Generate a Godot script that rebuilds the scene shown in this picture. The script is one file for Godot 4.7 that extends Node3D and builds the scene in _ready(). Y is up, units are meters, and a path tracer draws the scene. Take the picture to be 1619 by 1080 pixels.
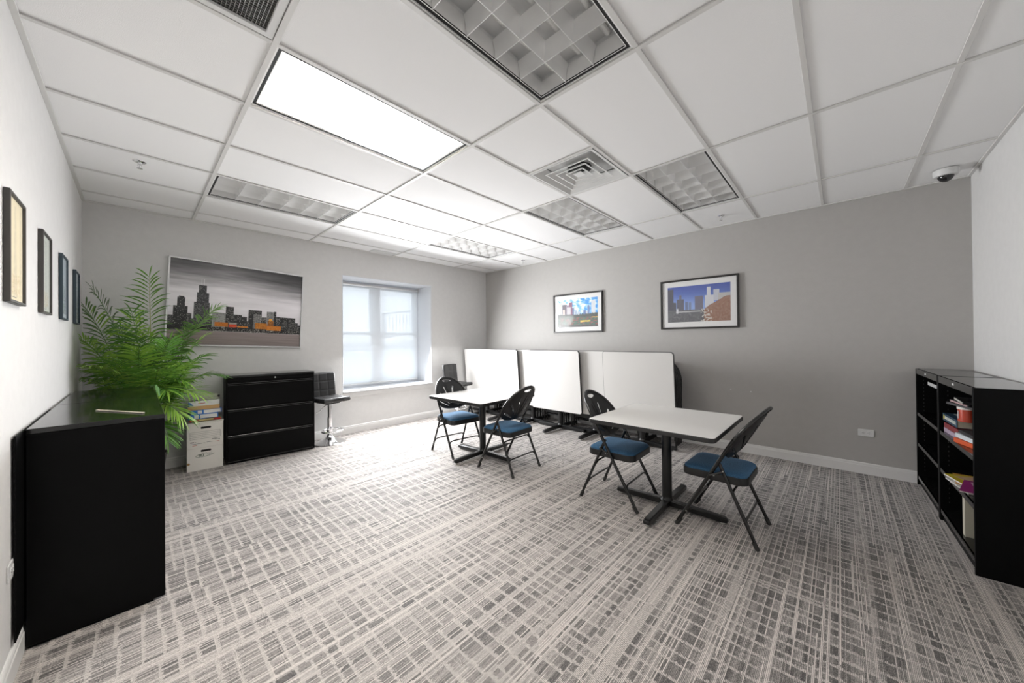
extends Node3D
# A meeting room with a window wall, a dark accent wall, pedestal tables and folding chairs.
# Room: x from XL (left wall) to XB (dark wall), z from ZR (wall behind the bookcases) to ZA (window wall), floor y = 0, ceiling y = HC.

const XL := -0.35
const XB := 4.919
const ZA := -5.345
const ZR := 0.845
const HC := 2.7425
const WIN := [2.06, 3.597, 0.605, 2.34]   # window opening: x0, x1, y0, y1
const GX := [-0.35, 0.4439, 1.63, 2.8558, 4.1077, 4.919]   # ceiling grid
const GZ := [0.845, 0.4616, -0.1204, -0.6963, -1.2846, -1.91, -2.5172, -3.1458, -3.7577, -4.3728, -5.0053, -5.345]

const EXPOSURE := 1.19
const SKY := 1.45      # overcast sky
const DAY := 8.4      # daylight through the shade
const LAMP := 10.0    # the one ceiling light that is on

var M := {}
var names := {}
var rng := RandomNumberGenerator.new()


func _ready() -> void:
	rng.seed = 1
	camera_and_light()
	make_materials()
	build_shell()
	build_window()
	build_ceiling()
	build_ceiling_fittings()
	build_tables()
	build_chairs()
	build_stools()
	build_cabinets()
	build_bookcases()
	build_boxes()
	build_palm()
	build_pictures()
	build_outlets()
	build_wall_marks()


func camera_and_light() -> void:
	var cam := Camera3D.new()
	cam.name = "camera"
	cam.projection = Camera3D.PROJECTION_FRUSTUM
	cam.near = 0.05
	cam.far = 120.0
	cam.size = 2.0 * 0.972106 * cam.near
	cam.frustum_offset = Vector2(-0.006087, -0.009665) * cam.near
	cam.transform = Transform3D(Basis(Vector3(0.680103, -0.008944, 0.733062), Vector3(0.001997, 0.999944, 0.010348), Vector3(-0.733114, -0.005573, 0.680083)).orthonormalized(), Vector3(0, 1.3567, 0))
	add_child(cam)
	cam.current = true
	var env := Environment.new()
	env.background_mode = Environment.BG_SKY
	var sky := Sky.new()
	var sm := ProceduralSkyMaterial.new()   # an overcast sky
	sm.sky_top_color = Color(0.80, 0.87, 0.94)
	sm.sky_horizon_color = Color(0.93, 0.96, 0.98)
	sm.sky_curve = 0.2
	sm.ground_bottom_color = Color(0.62, 0.63, 0.63)
	sm.ground_horizon_color = Color(0.75, 0.77, 0.78)
	sm.sky_energy_multiplier = SKY
	sm.ground_energy_multiplier = SKY * 0.6
	sky.sky_material = sm
	env.sky = sky
	env.tonemap_mode = Environment.TONE_MAPPER_LINEAR
	env.tonemap_exposure = EXPOSURE
	env.sdfgi_enabled = true
	env.ssao_enabled = true
	env.ssil_enabled = true
	var we := WorldEnvironment.new()
	we.environment = env
	add_child(we)
	# daylight that comes through the roller shade
	var day := AreaLight3D.new()
	day.name = "window_daylight"
	day.area_size = Vector2(1.45, 1.20)
	day.area_normalize_energy = false
	day.light_color = Color(0.985, 0.99, 1.0)
	day.light_energy = DAY
	day.area_range = 20.0
	day.shadow_enabled = true
	day.position = Vector3(2.83, 1.40, -5.27)
	day.rotation = Vector3(-0.36, PI + 0.03, 0)      # skylight comes in and down; an area light shines along its own -z
	add_child(day)


# ---------------------------------------------------------------- mesh builder
class MB:
	var v := PackedVector3Array()
	var u := PackedVector2Array()
	var xf := Transform3D()
	var last := 0

	func tri(a: Vector3, b: Vector3, c: Vector3, ua := Vector2.ZERO, ub := Vector2.ZERO, uc := Vector2.ZERO) -> void:
		v.append(xf * a); v.append(xf * b); v.append(xf * c)
		u.append(ua); u.append(ub); u.append(uc)

	func quad(a: Vector3, b: Vector3, c: Vector3, d: Vector3) -> void:
		tri(a, b, c); tri(a, c, d)

	func quad_uv(a: Vector3, b: Vector3, c: Vector3, d: Vector3, r := Rect2(0, 0, 1, 1)) -> void:
		# a lower left, b lower right, c upper right, d upper left
		var p := r.position
		var q := r.end
		tri(a, b, c, Vector2(p.x, q.y), Vector2(q.x, q.y), Vector2(q.x, p.y))
		tri(a, c, d, Vector2(p.x, q.y), Vector2(q.x, p.y), Vector2(p.x, p.y))

	func begin() -> void:
		last = v.size()

	func outward() -> void:
		# turn the faces added since begin() so that they look outward
		var mid := Vector3.ZERO
		for i in range(last, v.size()):
			mid += v[i]
		mid /= maxf(1.0, v.size() - last)
		var vol := 0.0
		for i in range(last, v.size(), 3):
			vol += (v[i] - mid).dot((v[i + 1] - mid).cross(v[i + 2] - mid))
		if vol < 0.0:
			for i in range(last, v.size(), 3):
				var t := v[i + 1]; v[i + 1] = v[i + 2]; v[i + 2] = t
				var s := u[i + 1]; u[i + 1] = u[i + 2]; u[i + 2] = s

	func box(c: Vector3, s: Vector3, bev := 0.0, b := Basis()) -> MB:
		begin()
		var h := s * 0.5
		bev = minf(bev, minf(h.x, minf(h.y, h.z)) * 0.9)
		var P := func(sx: int, sy: int, sz: int, axis: int) -> Vector3:
			var q := Vector3(sx * (h.x - (0.0 if axis == 0 else bev)), sy * (h.y - (0.0 if axis == 1 else bev)), sz * (h.z - (0.0 if axis == 2 else bev)))
			return c + b * q
		var S := func(axis: int, w: int, a1: int, s1: int, a2: int, s2: int) -> Array:
			var r := [0, 0, 0]
			r[axis] = w; r[a1] = s1; r[a2] = s2
			return r
		for axis in 3:
			var a1 := (axis + 1) % 3
			var a2 := (axis + 2) % 3
			for w in [-1, 1]:
				var q := []
				for k in [[-1, -1], [1, -1], [1, 1], [-1, 1]]:
					var g: Array = S.call(axis, w, a1, k[0], a2, k[1])
					q.append(P.call(g[0], g[1], g[2], axis))
				if w > 0:
					quad(q[0], q[1], q[2], q[3])
				else:
					quad(q[3], q[2], q[1], q[0])
		if bev > 0.0:
			for axis in 3:  # edges that run along this axis
				var a1 := (axis + 1) % 3
				var a2 := (axis + 2) % 3
				for s1 in [-1, 1]:
					for s2 in [-1, 1]:
						var g0: Array = S.call(axis, -1, a1, s1, a2, s2)
						var g1: Array = S.call(axis, 1, a1, s1, a2, s2)
						var p0: Vector3 = P.call(g0[0], g0[1], g0[2], a1)
						var p1: Vector3 = P.call(g1[0], g1[1], g1[2], a1)
						var p2: Vector3 = P.call(g1[0], g1[1], g1[2], a2)
						var p3: Vector3 = P.call(g0[0], g0[1], g0[2], a2)
						if s1 * s2 > 0:
							quad(p3, p2, p1, p0)
						else:
							quad(p0, p1, p2, p3)
			for sx in [-1, 1]:
				for sy in [-1, 1]:
					for sz in [-1, 1]:
						var p: Vector3 = P.call(sx, sy, sz, 0)
						var q: Vector3 = P.call(sx, sy, sz, 1)
						var r: Vector3 = P.call(sx, sy, sz, 2)
						if sx * sy * sz > 0:
							tri(p, q, r)
						else:
							tri(p, r, q)
		return self

	func tube(pts: Array, r: float, seg := 10, closed := false, r1 := -1.0) -> MB:
		begin()
		var n := pts.size()
		var rings := []
		var side := Vector3.ZERO
		for i in n:
			var a: Vector3 = pts[(i - 1 + n) % n] if closed or i > 0 else pts[i]
			var b: Vector3 = pts[(i + 1) % n] if closed or i < n - 1 else pts[i]
			var t := (b - a).normalized()
			if side == Vector3.ZERO:
				side = t.cross(Vector3.UP if absf(t.y) < 0.9 else Vector3.RIGHT).normalized()
			else:
				side = (side - t * side.dot(t)).normalized()
			var up := side.cross(t)
			var rr := r if r1 < 0.0 else lerpf(r, r1, float(i) / (n - 1))
			var ring := []
			for k in seg:
				var ang := TAU * k / seg
				ring.append(pts[i] + (side * cos(ang) + up * sin(ang)) * rr)
			rings.append(ring)
		for i in (n if closed else n - 1):
			var p: Array = rings[i]
			var q: Array = rings[(i + 1) % n]
			for k in seg:
				var k2 := (k + 1) % seg
				quad(p[k], p[k2], q[k2], q[k])
		if not closed:
			for k in range(1, seg - 1):
				tri(rings[0][0], rings[0][k + 1], rings[0][k])
				tri(rings[n - 1][0], rings[n - 1][k], rings[n - 1][k + 1])
		outward()
		return self

	func lathe(profile: Array, seg := 28, c := Vector3.ZERO) -> MB:
		# profile: Vector2(radius, y) from bottom to top
		begin()
		for i in profile.size() - 1:
			for k in seg:
				var a := TAU * k / seg
				var b := TAU * (k + 1) / seg
				var p: Vector2 = profile[i]
				var q: Vector2 = profile[i + 1]
				var A := c + Vector3(cos(a) * p.x, p.y, sin(a) * p.x)
				var B := c + Vector3(cos(b) * p.x, p.y, sin(b) * p.x)
				var C := c + Vector3(cos(b) * q.x, q.y, sin(b) * q.x)
				var D := c + Vector3(cos(a) * q.x, q.y, sin(a) * q.x)
				if p.x > 1e-6:
					tri(A, C, B)
				if q.x > 1e-6:
					tri(A, D, C)
		for e in [0, profile.size() - 1]:
			var p: Vector2 = profile[e]
			if p.x > 1e-6:
				for k in seg:
					var a := TAU * k / seg
					var b := TAU * (k + 1) / seg
					var A := c + Vector3(cos(a) * p.x, p.y, sin(a) * p.x)
					var B := c + Vector3(cos(b) * p.x, p.y, sin(b) * p.x)
					if e == 0:
						tri(c + Vector3(0, p.y, 0), A, B)
					else:
						tri(c + Vector3(0, p.y, 0), B, A)
		outward()
		return self

	func loft(loops: Array, cap0 := true, cap1 := true) -> MB:
		# loops of the same number of points
		begin()
		var n: int = loops[0].size()
		for i in loops.size() - 1:
			for k in n:
				var k2 := (k + 1) % n
				quad(loops[i][k], loops[i][k2], loops[i + 1][k2], loops[i + 1][k])
		for e in 2:
			if (e == 0 and not cap0) or (e == 1 and not cap1):
				continue
			var L: Array = loops[0] if e == 0 else loops[loops.size() - 1]
			var mid := Vector3.ZERO
			for p in L:
				mid += p
			mid /= n
			for k in n:
				if e == 0:
					tri(mid, L[(k + 1) % n], L[k])
				else:
					tri(mid, L[k], L[(k + 1) % n])
		outward()
		return self

	func prism(poly: PackedVector2Array, z0: float, z1: float) -> MB:
		# a polygon in x, y given depth along z
		begin()
		var idx := Geometry2D.triangulate_polygon(poly)
		for i in range(0, idx.size(), 3):
			var a := poly[idx[i]]
			var b := poly[idx[i + 1]]
			var c := poly[idx[i + 2]]
			if (b - a).cross(c - a) < 0.0:
				var t := b; b = c; c = t
			tri(Vector3(a.x, a.y, z1), Vector3(b.x, b.y, z1), Vector3(c.x, c.y, z1))
			tri(Vector3(a.x, a.y, z0), Vector3(c.x, c.y, z0), Vector3(b.x, b.y, z0))
		var n := poly.size()
		var ccw := not Geometry2D.is_polygon_clockwise(poly)
		for i in n:
			var a := poly[i]
			var b := poly[(i + 1) % n]
			if not ccw:
				var t := a; a = b; b = t
			quad(Vector3(a.x, a.y, z0), Vector3(b.x, b.y, z0), Vector3(b.x, b.y, z1), Vector3(a.x, a.y, z1))
		outward()
		return self

	func mesh(crease := 40.0) -> ArrayMesh:
		var at := {}
		var fn := PackedVector3Array()
		for i in range(0, v.size(), 3):
			fn.append((v[i + 1] - v[i]).cross(v[i + 2] - v[i]))
		var ids := PackedInt32Array()
		for i in v.size():
			var key := Vector3i((v[i] * 20000.0).round())
			if not at.has(key):
				at[key] = PackedInt32Array()
			at[key].append(i / 3)
			ids.append(0)
		var lim := cos(deg_to_rad(crease))
		var nn := PackedVector3Array()
		nn.resize(v.size())
		for i in v.size():
			var f := fn[i / 3]
			var fl := f.normalized()
			var sum := Vector3.ZERO
			for k in at[Vector3i((v[i] * 20000.0).round())]:
				var g := fn[k]
				if fl.dot(g.normalized()) >= lim:
					sum += g
			nn[i] = sum.normalized() if sum.length_squared() > 1e-24 else Vector3.UP
		# Godot's front faces run clockwise
		for i in range(0, v.size(), 3):
			var t := v[i + 1]; v[i + 1] = v[i + 2]; v[i + 2] = t
			var s := u[i + 1]; u[i + 1] = u[i + 2]; u[i + 2] = s
			var m := nn[i + 1]; nn[i + 1] = nn[i + 2]; nn[i + 2] = m
		var arr := []
		arr.resize(Mesh.ARRAY_MAX)
		arr[Mesh.ARRAY_VERTEX] = v
		arr[Mesh.ARRAY_NORMAL] = nn
		arr[Mesh.ARRAY_TEX_UV] = u
		var am := ArrayMesh.new()
		am.add_surface_from_arrays(Mesh.PRIMITIVE_TRIANGLES, arr)
		return am


# ---------------------------------------------------------------- scene helpers
func numbered(called: String) -> String:
	if not names.has(called):
		names[called] = 0
		return called
	names[called] += 1
	return "%s_%03d" % [called, names[called]]


func put(mb: MB, called: String, m: Material, parent: Node = null, crease := 40.0) -> MeshInstance3D:
	return put_mesh(mb.mesh(crease), called, m, parent)


func put_mesh(mesh: Mesh, called: String, m: Material, parent: Node = null) -> MeshInstance3D:
	var o := MeshInstance3D.new()
	o.mesh = mesh
	o.material_override = m
	o.name = called if parent else numbered(called)
	(parent if parent else self).add_child(o, true)
	return o


func tag(o: Node, label: String, category: String, group := "") -> void:
	o.set_meta("label", label)
	o.set_meta("category", category)
	if group:
		o.set_meta("group", group)


func thing(called: String, label: String, category: String, at: Vector3, turn := 0.0, group := "") -> Node3D:
	var o := Node3D.new()
	o.name = numbered(called)
	add_child(o)
	o.position = at
	o.rotation.y = turn
	tag(o, label, category, group)
	return o


func structure(called: String) -> Node3D:
	var o := Node3D.new()
	o.name = numbered(called)
	add_child(o)
	o.set_meta("kind", "structure")
	return o


func copy(o: Node3D, label: String, at: Vector3, turn := 0.0) -> Node3D:
	var c: Node3D = o.duplicate()
	c.name = numbered(String(o.name))
	add_child(c)
	c.position = at
	c.rotation = Vector3(0, turn, 0)
	c.set_meta("label", label)
	return c


func mat(c: Color, rough := 0.6, metal := 0.0, spec := 0.5) -> StandardMaterial3D:
	var m := StandardMaterial3D.new()
	m.albedo_color = c
	m.roughness = rough
	m.metallic = metal
	m.metallic_specular = spec
	return m


func lin(r: float, g: float, b: float) -> Color:
	return Color(r, g, b).linear_to_srgb()


func noise_tex(freq: float, lo: float, hi: float, size := 256, sd := 1, oct := 3) -> NoiseTexture2D:
	var t := NoiseTexture2D.new()
	t.width = size; t.height = size
	t.seamless = true
	t.normalize = true
	var n := FastNoiseLite.new()
	n.seed = sd
	n.frequency = freq
	n.fractal_octaves = oct
	t.noise = n
	var g := Gradient.new()
	g.set_color(0, Color(lo, lo, lo)); g.set_color(1, Color(hi, hi, hi))
	t.color_ramp = g
	return t


func triplanar(m: StandardMaterial3D, scale: float) -> StandardMaterial3D:
	m.uv1_triplanar = true
	m.uv1_world_triplanar = true
	m.uv1_scale = Vector3.ONE * scale
	return m


func rrect(w: float, h: float, r: float, seg := 5) -> PackedVector2Array:
	# a rectangle with rounded corners, centred, counter-clockwise
	var out := PackedVector2Array()
	for k in 4:
		var c := Vector2((w / 2 - r) * (1 if k in [0, 3] else -1), (h / 2 - r) * (1 if k in [0, 1] else -1))
		for i in seg + 1:
			var a := PI / 2 * (k + float(i) / seg)
			out.append(c + Vector2(cos(a), sin(a)) * r)
	return out


func flat_loop(p: PackedVector2Array, y: float) -> Array:
	var out := []
	for q in p:
		out.append(Vector3(q.x, y, q.y))
	return out


func slab(w: float, d: float, r: float, y0: float, y1: float, bev := 0.003) -> Array:
	# loops of a board with rounded corners lying flat
	return [flat_loop(rrect(w - 2 * bev, d - 2 * bev, maxf(r - bev, 0.001)), y0), flat_loop(rrect(w, d, r), y0 + bev), flat_loop(rrect(w, d, r), y1 - bev), flat_loop(rrect(w - 2 * bev, d - 2 * bev, maxf(r - bev, 0.001)), y1)]


func frame_ring(mb: MB, w: float, h: float, face: float, depth: float, bev := 0.002) -> void:
	# a rectangular picture frame in the x-y plane, back at z = 0, front at z = depth
	var loops := []
	var rows := [[0.0, 0.0], [0.0, depth - bev], [bev, depth], [face - bev, depth], [face, depth - bev], [face, 0.0]]
	for r in rows:
		var x: float = w / 2 - r[0]
		var y: float = h / 2 - r[0]
		loops.append([Vector3(-x, -y, r[1]), Vector3(x, -y, r[1]), Vector3(x, y, r[1]), Vector3(-x, y, r[1])])
	loops.append(loops[0])
	mb.loft(loops, false, false)


func bezier(a: Vector3, b: Vector3, c: Vector3, n: int) -> Array:
	var out := []
	for i in n + 1:
		var t := float(i) / n
		out.append(a * (1 - t) * (1 - t) + b * 2 * t * (1 - t) + c * t * t)
	return out


# ---------------------------------------------------------------- materials
func carpet_image() -> Image:
	# 2.7 m of patterned loop pile: rows of yarn along x, dark blocks between pale gaps
	var N := 2048
	var r := RandomNumberGenerator.new()
	r.seed = 77
	var cell := 2.7 / N
	var tone := PackedFloat32Array()   # per pixel 0 dark .. 1 pale
	tone.resize(N * N)
	var y := 0
	var gaps := []
	var group_left := 0
	while y < N:
		if group_left <= 0:
			# a new set of cross gaps that runs through many rows
			gaps = []
			var x := r.randf_range(0.0, 0.03)
			gaps.append([0.0, x, 0.012])
			while x < 2.7:
				var w := r.randf_range(0.045, 0.088)
				gaps.append([x, x + w, r.randf_range(0.012, 0.020)])
				x += w
			gaps[-1][1] = 2.7
			group_left = r.randi_range(5, 14)
		group_left -= 1
		var hgt := 4 * int(r.randf_range(0.018, 0.046) / cell / 4.0)
		var y_end := mini(N, y + hgt)
		var line := int(r.randf_range(0.004, 0.011) / cell)
		var row_tone := r.randf_range(0.34, 0.60)
		var dark := []
		for g in gaps:
			dark.append(clampf(row_tone - pow(r.randf(), 1.3) * 0.34, 0.06, 0.8))
		if r.randf() < 0.10:
			for k in dark.size():
				dark[k] = 0.66
		while y < y_end:
			var yarn := 4
			var jitter := r.randi_range(-4, 3)
			var row_shift := r.randf_range(-0.13, 0.13)
			# now and then a pale or dark thread runs along the row for a while
			var run0 := r.randi_range(0, N)
			var run1 := run0 + int(r.randf_range(0.15, 1.4) / cell)
			var run_tone := -1.0
			var kind := r.randf()
			if kind < 0.36:
				run_tone = 0.92
			elif kind > 0.94:
				run_tone = 0.12
			var between := y_end - y <= line
			for yy in range(y, mini(y + yarn, y_end)):
				var row := yy * N
				for gi in gaps.size():
					var g: Array = gaps[gi]
					var x0 := clampi(int(g[0] / cell), 0, N)
					var x1 := clampi(int(g[1] / cell), 0, N)
					var xg := x0 + int(g[2] / cell) + jitter
					var t: float = dark[gi] + row_shift
					if between:
						t = 0.68
					for x in range(x0, x1):
						var q := 0.66 if x < xg and t < 0.66 else t
						if run_tone >= 0.0 and ((x >= run0 and x < run1) or x + N < run1):
							q = maxf(q, run_tone) if run_tone > 0.5 else minf(q, lerpf(q, run_tone, 0.6))
						tone[row + x] = q
			y += yarn
	var data := PackedByteArray()
	data.resize(N * N * 3)
	var lo := Vector3(0.045, 0.040, 0.037)
	var hi := Vector3(0.72, 0.66, 0.615)
	var s := 123456789
	var lut := []
	for i in 256:
		var c := lo.lerp(hi, i / 255.0)
		var k := Color(c.x, c.y, c.z).linear_to_srgb()
		lut.append([int(k.r * 255), int(k.g * 255), int(k.b * 255)])
	for yy in N:
		var furrow: float = [0.62, 1.22, 1.20, 0.34][yy % 4]   # pale loops stand between dark furrows
		for x in N:
			if x & 1 == 0:
				s = (s * 1103515245 + 12345) & 0x7fffffff
			var nz := float((s >> 12) & 255) / 255.0 - 0.5
			var i := yy * N + x
			var k: Array = lut[clampi(int((tone[i] * furrow + nz * 0.55) * 255.0), 0, 255)]
			data[i * 3] = k[0]
			data[i * 3 + 1] = k[1]
			data[i * 3 + 2] = k[2]
	return Image.create_from_data(N, N, false, Image.FORMAT_RGB8, data)


func paint(c: Color, rough: float, sd: int) -> StandardMaterial3D:
	# rolled wall paint: fine orange-peel relief and a faint mottle
	var m := mat(c, rough, 0.0, 0.4)
	m.albedo_texture = noise_tex(0.03, 0.98, 1.0, 512, sd, 5)
	m.heightmap_enabled = true
	m.heightmap_texture = M.peel
	m.heightmap_scale = 0.05
	return triplanar(m, 0.7)


func make_materials() -> void:
	M.peel = noise_tex(0.09, 0.0, 1.0, 512, 9, 3)
	M.wall_light = paint(lin(0.75, 0.742, 0.73), 0.75, 3)
	M.wall_dark = paint(lin(0.49, 0.475, 0.455), 0.7, 4)
	M.trim = mat(lin(0.80, 0.79, 0.775), 0.45)
	M.tile = mat(lin(0.92, 0.915, 0.91), 0.95, 0.0, 0.3)
	M.tile.heightmap_enabled = true
	M.tile.heightmap_texture = noise_tex(0.25, 0.0, 1.0, 512, 21, 2)
	M.tile.heightmap_scale = 0.06
	triplanar(M.tile, 2.0)
	M.tee = mat(lin(0.72, 0.71, 0.69), 0.5)
	M.deck = mat(lin(0.5, 0.5, 0.5), 0.9)
	M.carpet = mat(Color.WHITE, 0.72, 0.0, 0.5)
	M.carpet.albedo_texture = ImageTexture.create_from_image(carpet_image())
	M.carpet.rim_enabled = true
	M.carpet.rim = 0.35
	M.carpet.rim_tint = 0.4
	M.carpet.heightmap_enabled = true
	M.carpet.heightmap_texture = noise_tex(0.35, 0.0, 1.0, 512, 31, 2)
	M.carpet.heightmap_scale = 0.25
	M.black_steel = mat(lin(0.008, 0.008, 0.0082), 0.3, 0.0, 0.5)
	M.black_steel.roughness_texture = noise_tex(0.03, 0.75, 1.0, 256, 41, 3)
	M.black_steel.roughness = 0.36
	triplanar(M.black_steel, 1.5)
	M.black_top = mat(lin(0.008, 0.008, 0.008), 0.09, 0.0, 0.5)
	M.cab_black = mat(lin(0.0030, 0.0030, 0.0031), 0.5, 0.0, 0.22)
	M.cab_edge = mat(lin(0.10, 0.10, 0.10), 0.25, 0.3)  # paler grey; carries the bright highlight of the drawer lips in its colour
	M.tube_black = mat(lin(0.010, 0.0095, 0.009), 0.25, 0.0, 0.55)
	M.plastic_black = mat(lin(0.010, 0.0102, 0.0105), 0.4)
	M.rubber = mat(lin(0.022, 0.021, 0.02), 0.7)
	M.rivet = mat(lin(0.6, 0.6, 0.58), 0.3, 0.9)
	M.blue = mat(lin(0.075, 0.205, 0.38), 0.85, 0.0, 0.3)
	M.blue.albedo_texture = noise_tex(0.12, 0.62, 1.0, 256, 51, 4)
	M.blue.rim_enabled = true
	M.blue.rim = 0.6
	M.blue.rim_tint = 0.5
	triplanar(M.blue, 3.0)
	M.laminate = mat(lin(0.74, 0.725, 0.70), 0.4, 0.0, 0.5)
	M.laminate.albedo_texture = noise_tex(0.2, 0.95, 1.0, 512, 61, 4)
	triplanar(M.laminate, 2.0)
	M.edge_band = mat(lin(0.022, 0.022, 0.022), 0.4)
	M.glide = mat(lin(0.75, 0.74, 0.70), 0.5)
	M.chrome = mat(lin(0.85, 0.85, 0.86), 0.06, 1.0)
	M.leather = mat(lin(0.018, 0.0175, 0.0175), 0.38, 0.0, 0.5)
	M.white = mat(lin(0.80, 0.80, 0.79), 0.5)
	M.white_plastic = mat(lin(0.78, 0.78, 0.77), 0.35)
	M.dark = mat(lin(0.01, 0.01, 0.01), 0.6)
	M.dome = mat(lin(0.008, 0.008, 0.009), 0.05, 0.0, 0.6)
	M.alu = mat(lin(0.95, 0.945, 0.935), 0.3, 0.5)
	M.alu_dull = mat(lin(0.62, 0.61, 0.60), 0.4, 1.0)
	M.fixture_white = mat(lin(0.88, 0.88, 0.87), 0.45)
	M.lamp_off = mat(lin(0.82, 0.82, 0.80), 0.3)
	M.lamp_on = mat(lin(0.9, 0.9, 0.88), 0.4)
	M.lamp_on.emission_enabled = true
	M.lamp_on.emission = Color(1.0, 0.985, 0.94)
	M.lamp_on.emission_energy_multiplier = 4.0
	M.glass = mat(Color(1, 1, 1, 0.06), 0.02)
	M.glass.transparency = BaseMaterial3D.TRANSPARENCY_ALPHA
	M.picture_glass = mat(Color(1, 1, 1, 0.04), 0.08, 0.0, 0.2)
	M.picture_glass.transparency = BaseMaterial3D.TRANSPARENCY_ALPHA
	M.shade = mat(Color(0.94, 0.95, 0.955, 0.62), 0.9, 0.0, 0.2)
	M.shade.transparency = BaseMaterial3D.TRANSPARENCY_ALPHA
	M.shade.backlight_enabled = true
	M.shade.backlight = Color(1, 1, 1)
	M.vinyl = mat(lin(0.74, 0.75, 0.77), 0.4)
	M.frame_black = mat(lin(0.022, 0.020, 0.018), 0.4)
	M.frame_brown = mat(lin(0.055, 0.05, 0.045), 0.45)
	M.frame_blue = mat(lin(0.028, 0.05, 0.066), 0.42)
	M.frame_silver = mat(lin(0.70, 0.70, 0.70), 0.32, 0.5)
	M.matboard = mat(lin(0.80, 0.79, 0.775), 0.8)
	M.card = mat(lin(0.80, 0.775, 0.72), 0.7)
	M.card_in = mat(lin(0.02, 0.018, 0.016), 0.9)
	M.print_grey = mat(lin(0.05, 0.05, 0.05), 0.7)
	M.print_red = mat(lin(0.5, 0.07, 0.05), 0.7)
	M.print_green = mat(lin(0.02, 0.09, 0.035), 0.7)
	M.print_pale = mat(lin(0.35, 0.37, 0.34), 0.7)
	M.leaf = []
	for c in [[0.13, 0.33, 0.04], [0.08, 0.23, 0.035], [0.30, 0.52, 0.07], [0.045, 0.14, 0.035]]:
		var m := mat(lin(c[0], c[1], c[2]), 0.33, 0.0, 0.5)
		m.backlight_enabled = true
		m.backlight = Color(0.30, 0.34, 0.18)
		M.leaf.append(m)
	M.stem = mat(lin(0.30, 0.33, 0.06), 0.5)
	M.stem_green = mat(lin(0.09, 0.20, 0.03), 0.5)
	M.pot = mat(lin(0.05, 0.045, 0.04), 0.6)
	M.soil = mat(lin(0.035, 0.025, 0.018), 0.95)


func printed(img: Image, rough := 0.5) -> StandardMaterial3D:
	var m := mat(Color.WHITE, rough)
	m.albedo_texture = ImageTexture.create_from_image(img)
	m.texture_repeat = false
	return m


# ---------------------------------------------------------------- the setting
func build_shell() -> void:
	# floor
	var mb := MB.new()
	var f := [Vector3(XL - 0.2, 0, ZR + 0.2), Vector3(XB + 0.2, 0, ZR + 0.2), Vector3(XB + 0.2, 0, ZA - 0.2), Vector3(XL - 0.2, 0, ZA - 0.2)]
	var uv := func(p: Vector3) -> Vector2: return Vector2(p.x / 2.7 + 0.13, p.z / 2.7 + 0.31)
	mb.tri(f[0], f[1], f[2], uv.call(f[0]), uv.call(f[1]), uv.call(f[2]))
	mb.tri(f[0], f[2], f[3], uv.call(f[0]), uv.call(f[2]), uv.call(f[3]))
	var w := XB - XL + 0.4
	var dp := ZR - ZA + 0.4
	mb.box(Vector3((XL + XB) / 2, -0.101, (ZA + ZR) / 2), Vector3(w, 0.2, dp))
	put(mb, "floor", M.carpet).set_meta("kind", "structure")
	# walls
	mb = MB.new()
	mb.box(Vector3(XL - 0.1, HC / 2 + 0.13, (ZA + ZR) / 2), Vector3(0.2, HC + 0.26, dp))
	put(mb, "wall_left", M.wall_light).set_meta("kind", "structure")
	mb = MB.new()
	mb.box(Vector3(XB + 0.1, HC / 2 + 0.13, (ZA + ZR) / 2), Vector3(0.2, HC + 0.26, dp))
	put(mb, "wall_right", M.wall_dark).set_meta("kind", "structure")
	mb = MB.new()
	mb.box(Vector3((XL + XB) / 2, HC / 2 + 0.13, ZR + 0.1), Vector3(XB - XL, HC + 0.26, 0.2))
	put(mb, "wall_front", M.wall_light).set_meta("kind", "structure")
	mb = MB.new()
	var t := 0.55
	var zc := ZA - t / 2
	var top := HC + 0.26
	mb.box(Vector3((XL - 0.2 + WIN[0]) / 2, top / 2, zc), Vector3(WIN[0] - XL + 0.2, top, t))
	mb.box(Vector3((XB + 0.2 + WIN[1]) / 2, top / 2, zc), Vector3(XB + 0.2 - WIN[1], top, t))
	mb.box(Vector3((WIN[0] + WIN[1]) / 2, (WIN[3] + top) / 2, zc), Vector3(WIN[1] - WIN[0], top - WIN[3], t))
	mb.box(Vector3((WIN[0] + WIN[1]) / 2, WIN[2] / 2, zc), Vector3(WIN[1] - WIN[0], WIN[2], t))
	put(mb, "wall_back", M.wall_light).set_meta("kind", "structure")
	# baseboards: a board with a stepped, rounded top
	var prof := [Vector2(0, 0), Vector2(0.014, 0), Vector2(0.014, 0.082), Vector2(0.011, 0.088), Vector2(0.011, 0.098), Vector2(0.008, 0.106), Vector2(0.004, 0.110), Vector2(0, 0.110)]
	for b in [["left", Vector3(XL, 0, ZR), Vector3(XL, 0, ZA), Vector3(1, 0, 0), M.trim], ["back", Vector3(XL, 0, ZA), Vector3(XB, 0, ZA), Vector3(0, 0, 1), M.trim], ["right", Vector3(XB, 0, ZA), Vector3(XB, 0, ZR), Vector3(-1, 0, 0), M.trim], ["front", Vector3(XB, 0, ZR), Vector3(XL, 0, ZR), Vector3(0, 0, -1), M.trim]]:
		mb = MB.new()
		var loops := []
		for e in [b[1], b[2]]:
			var L := []
			for p in prof:
				L.append(e + b[3] * p.x + Vector3(0, p.y, 0))
			loops.append(L)
		mb.loft(loops)
		put(mb, "baseboard_" + b[0], b[4], null, 20.0).set_meta("kind", "structure")


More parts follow.
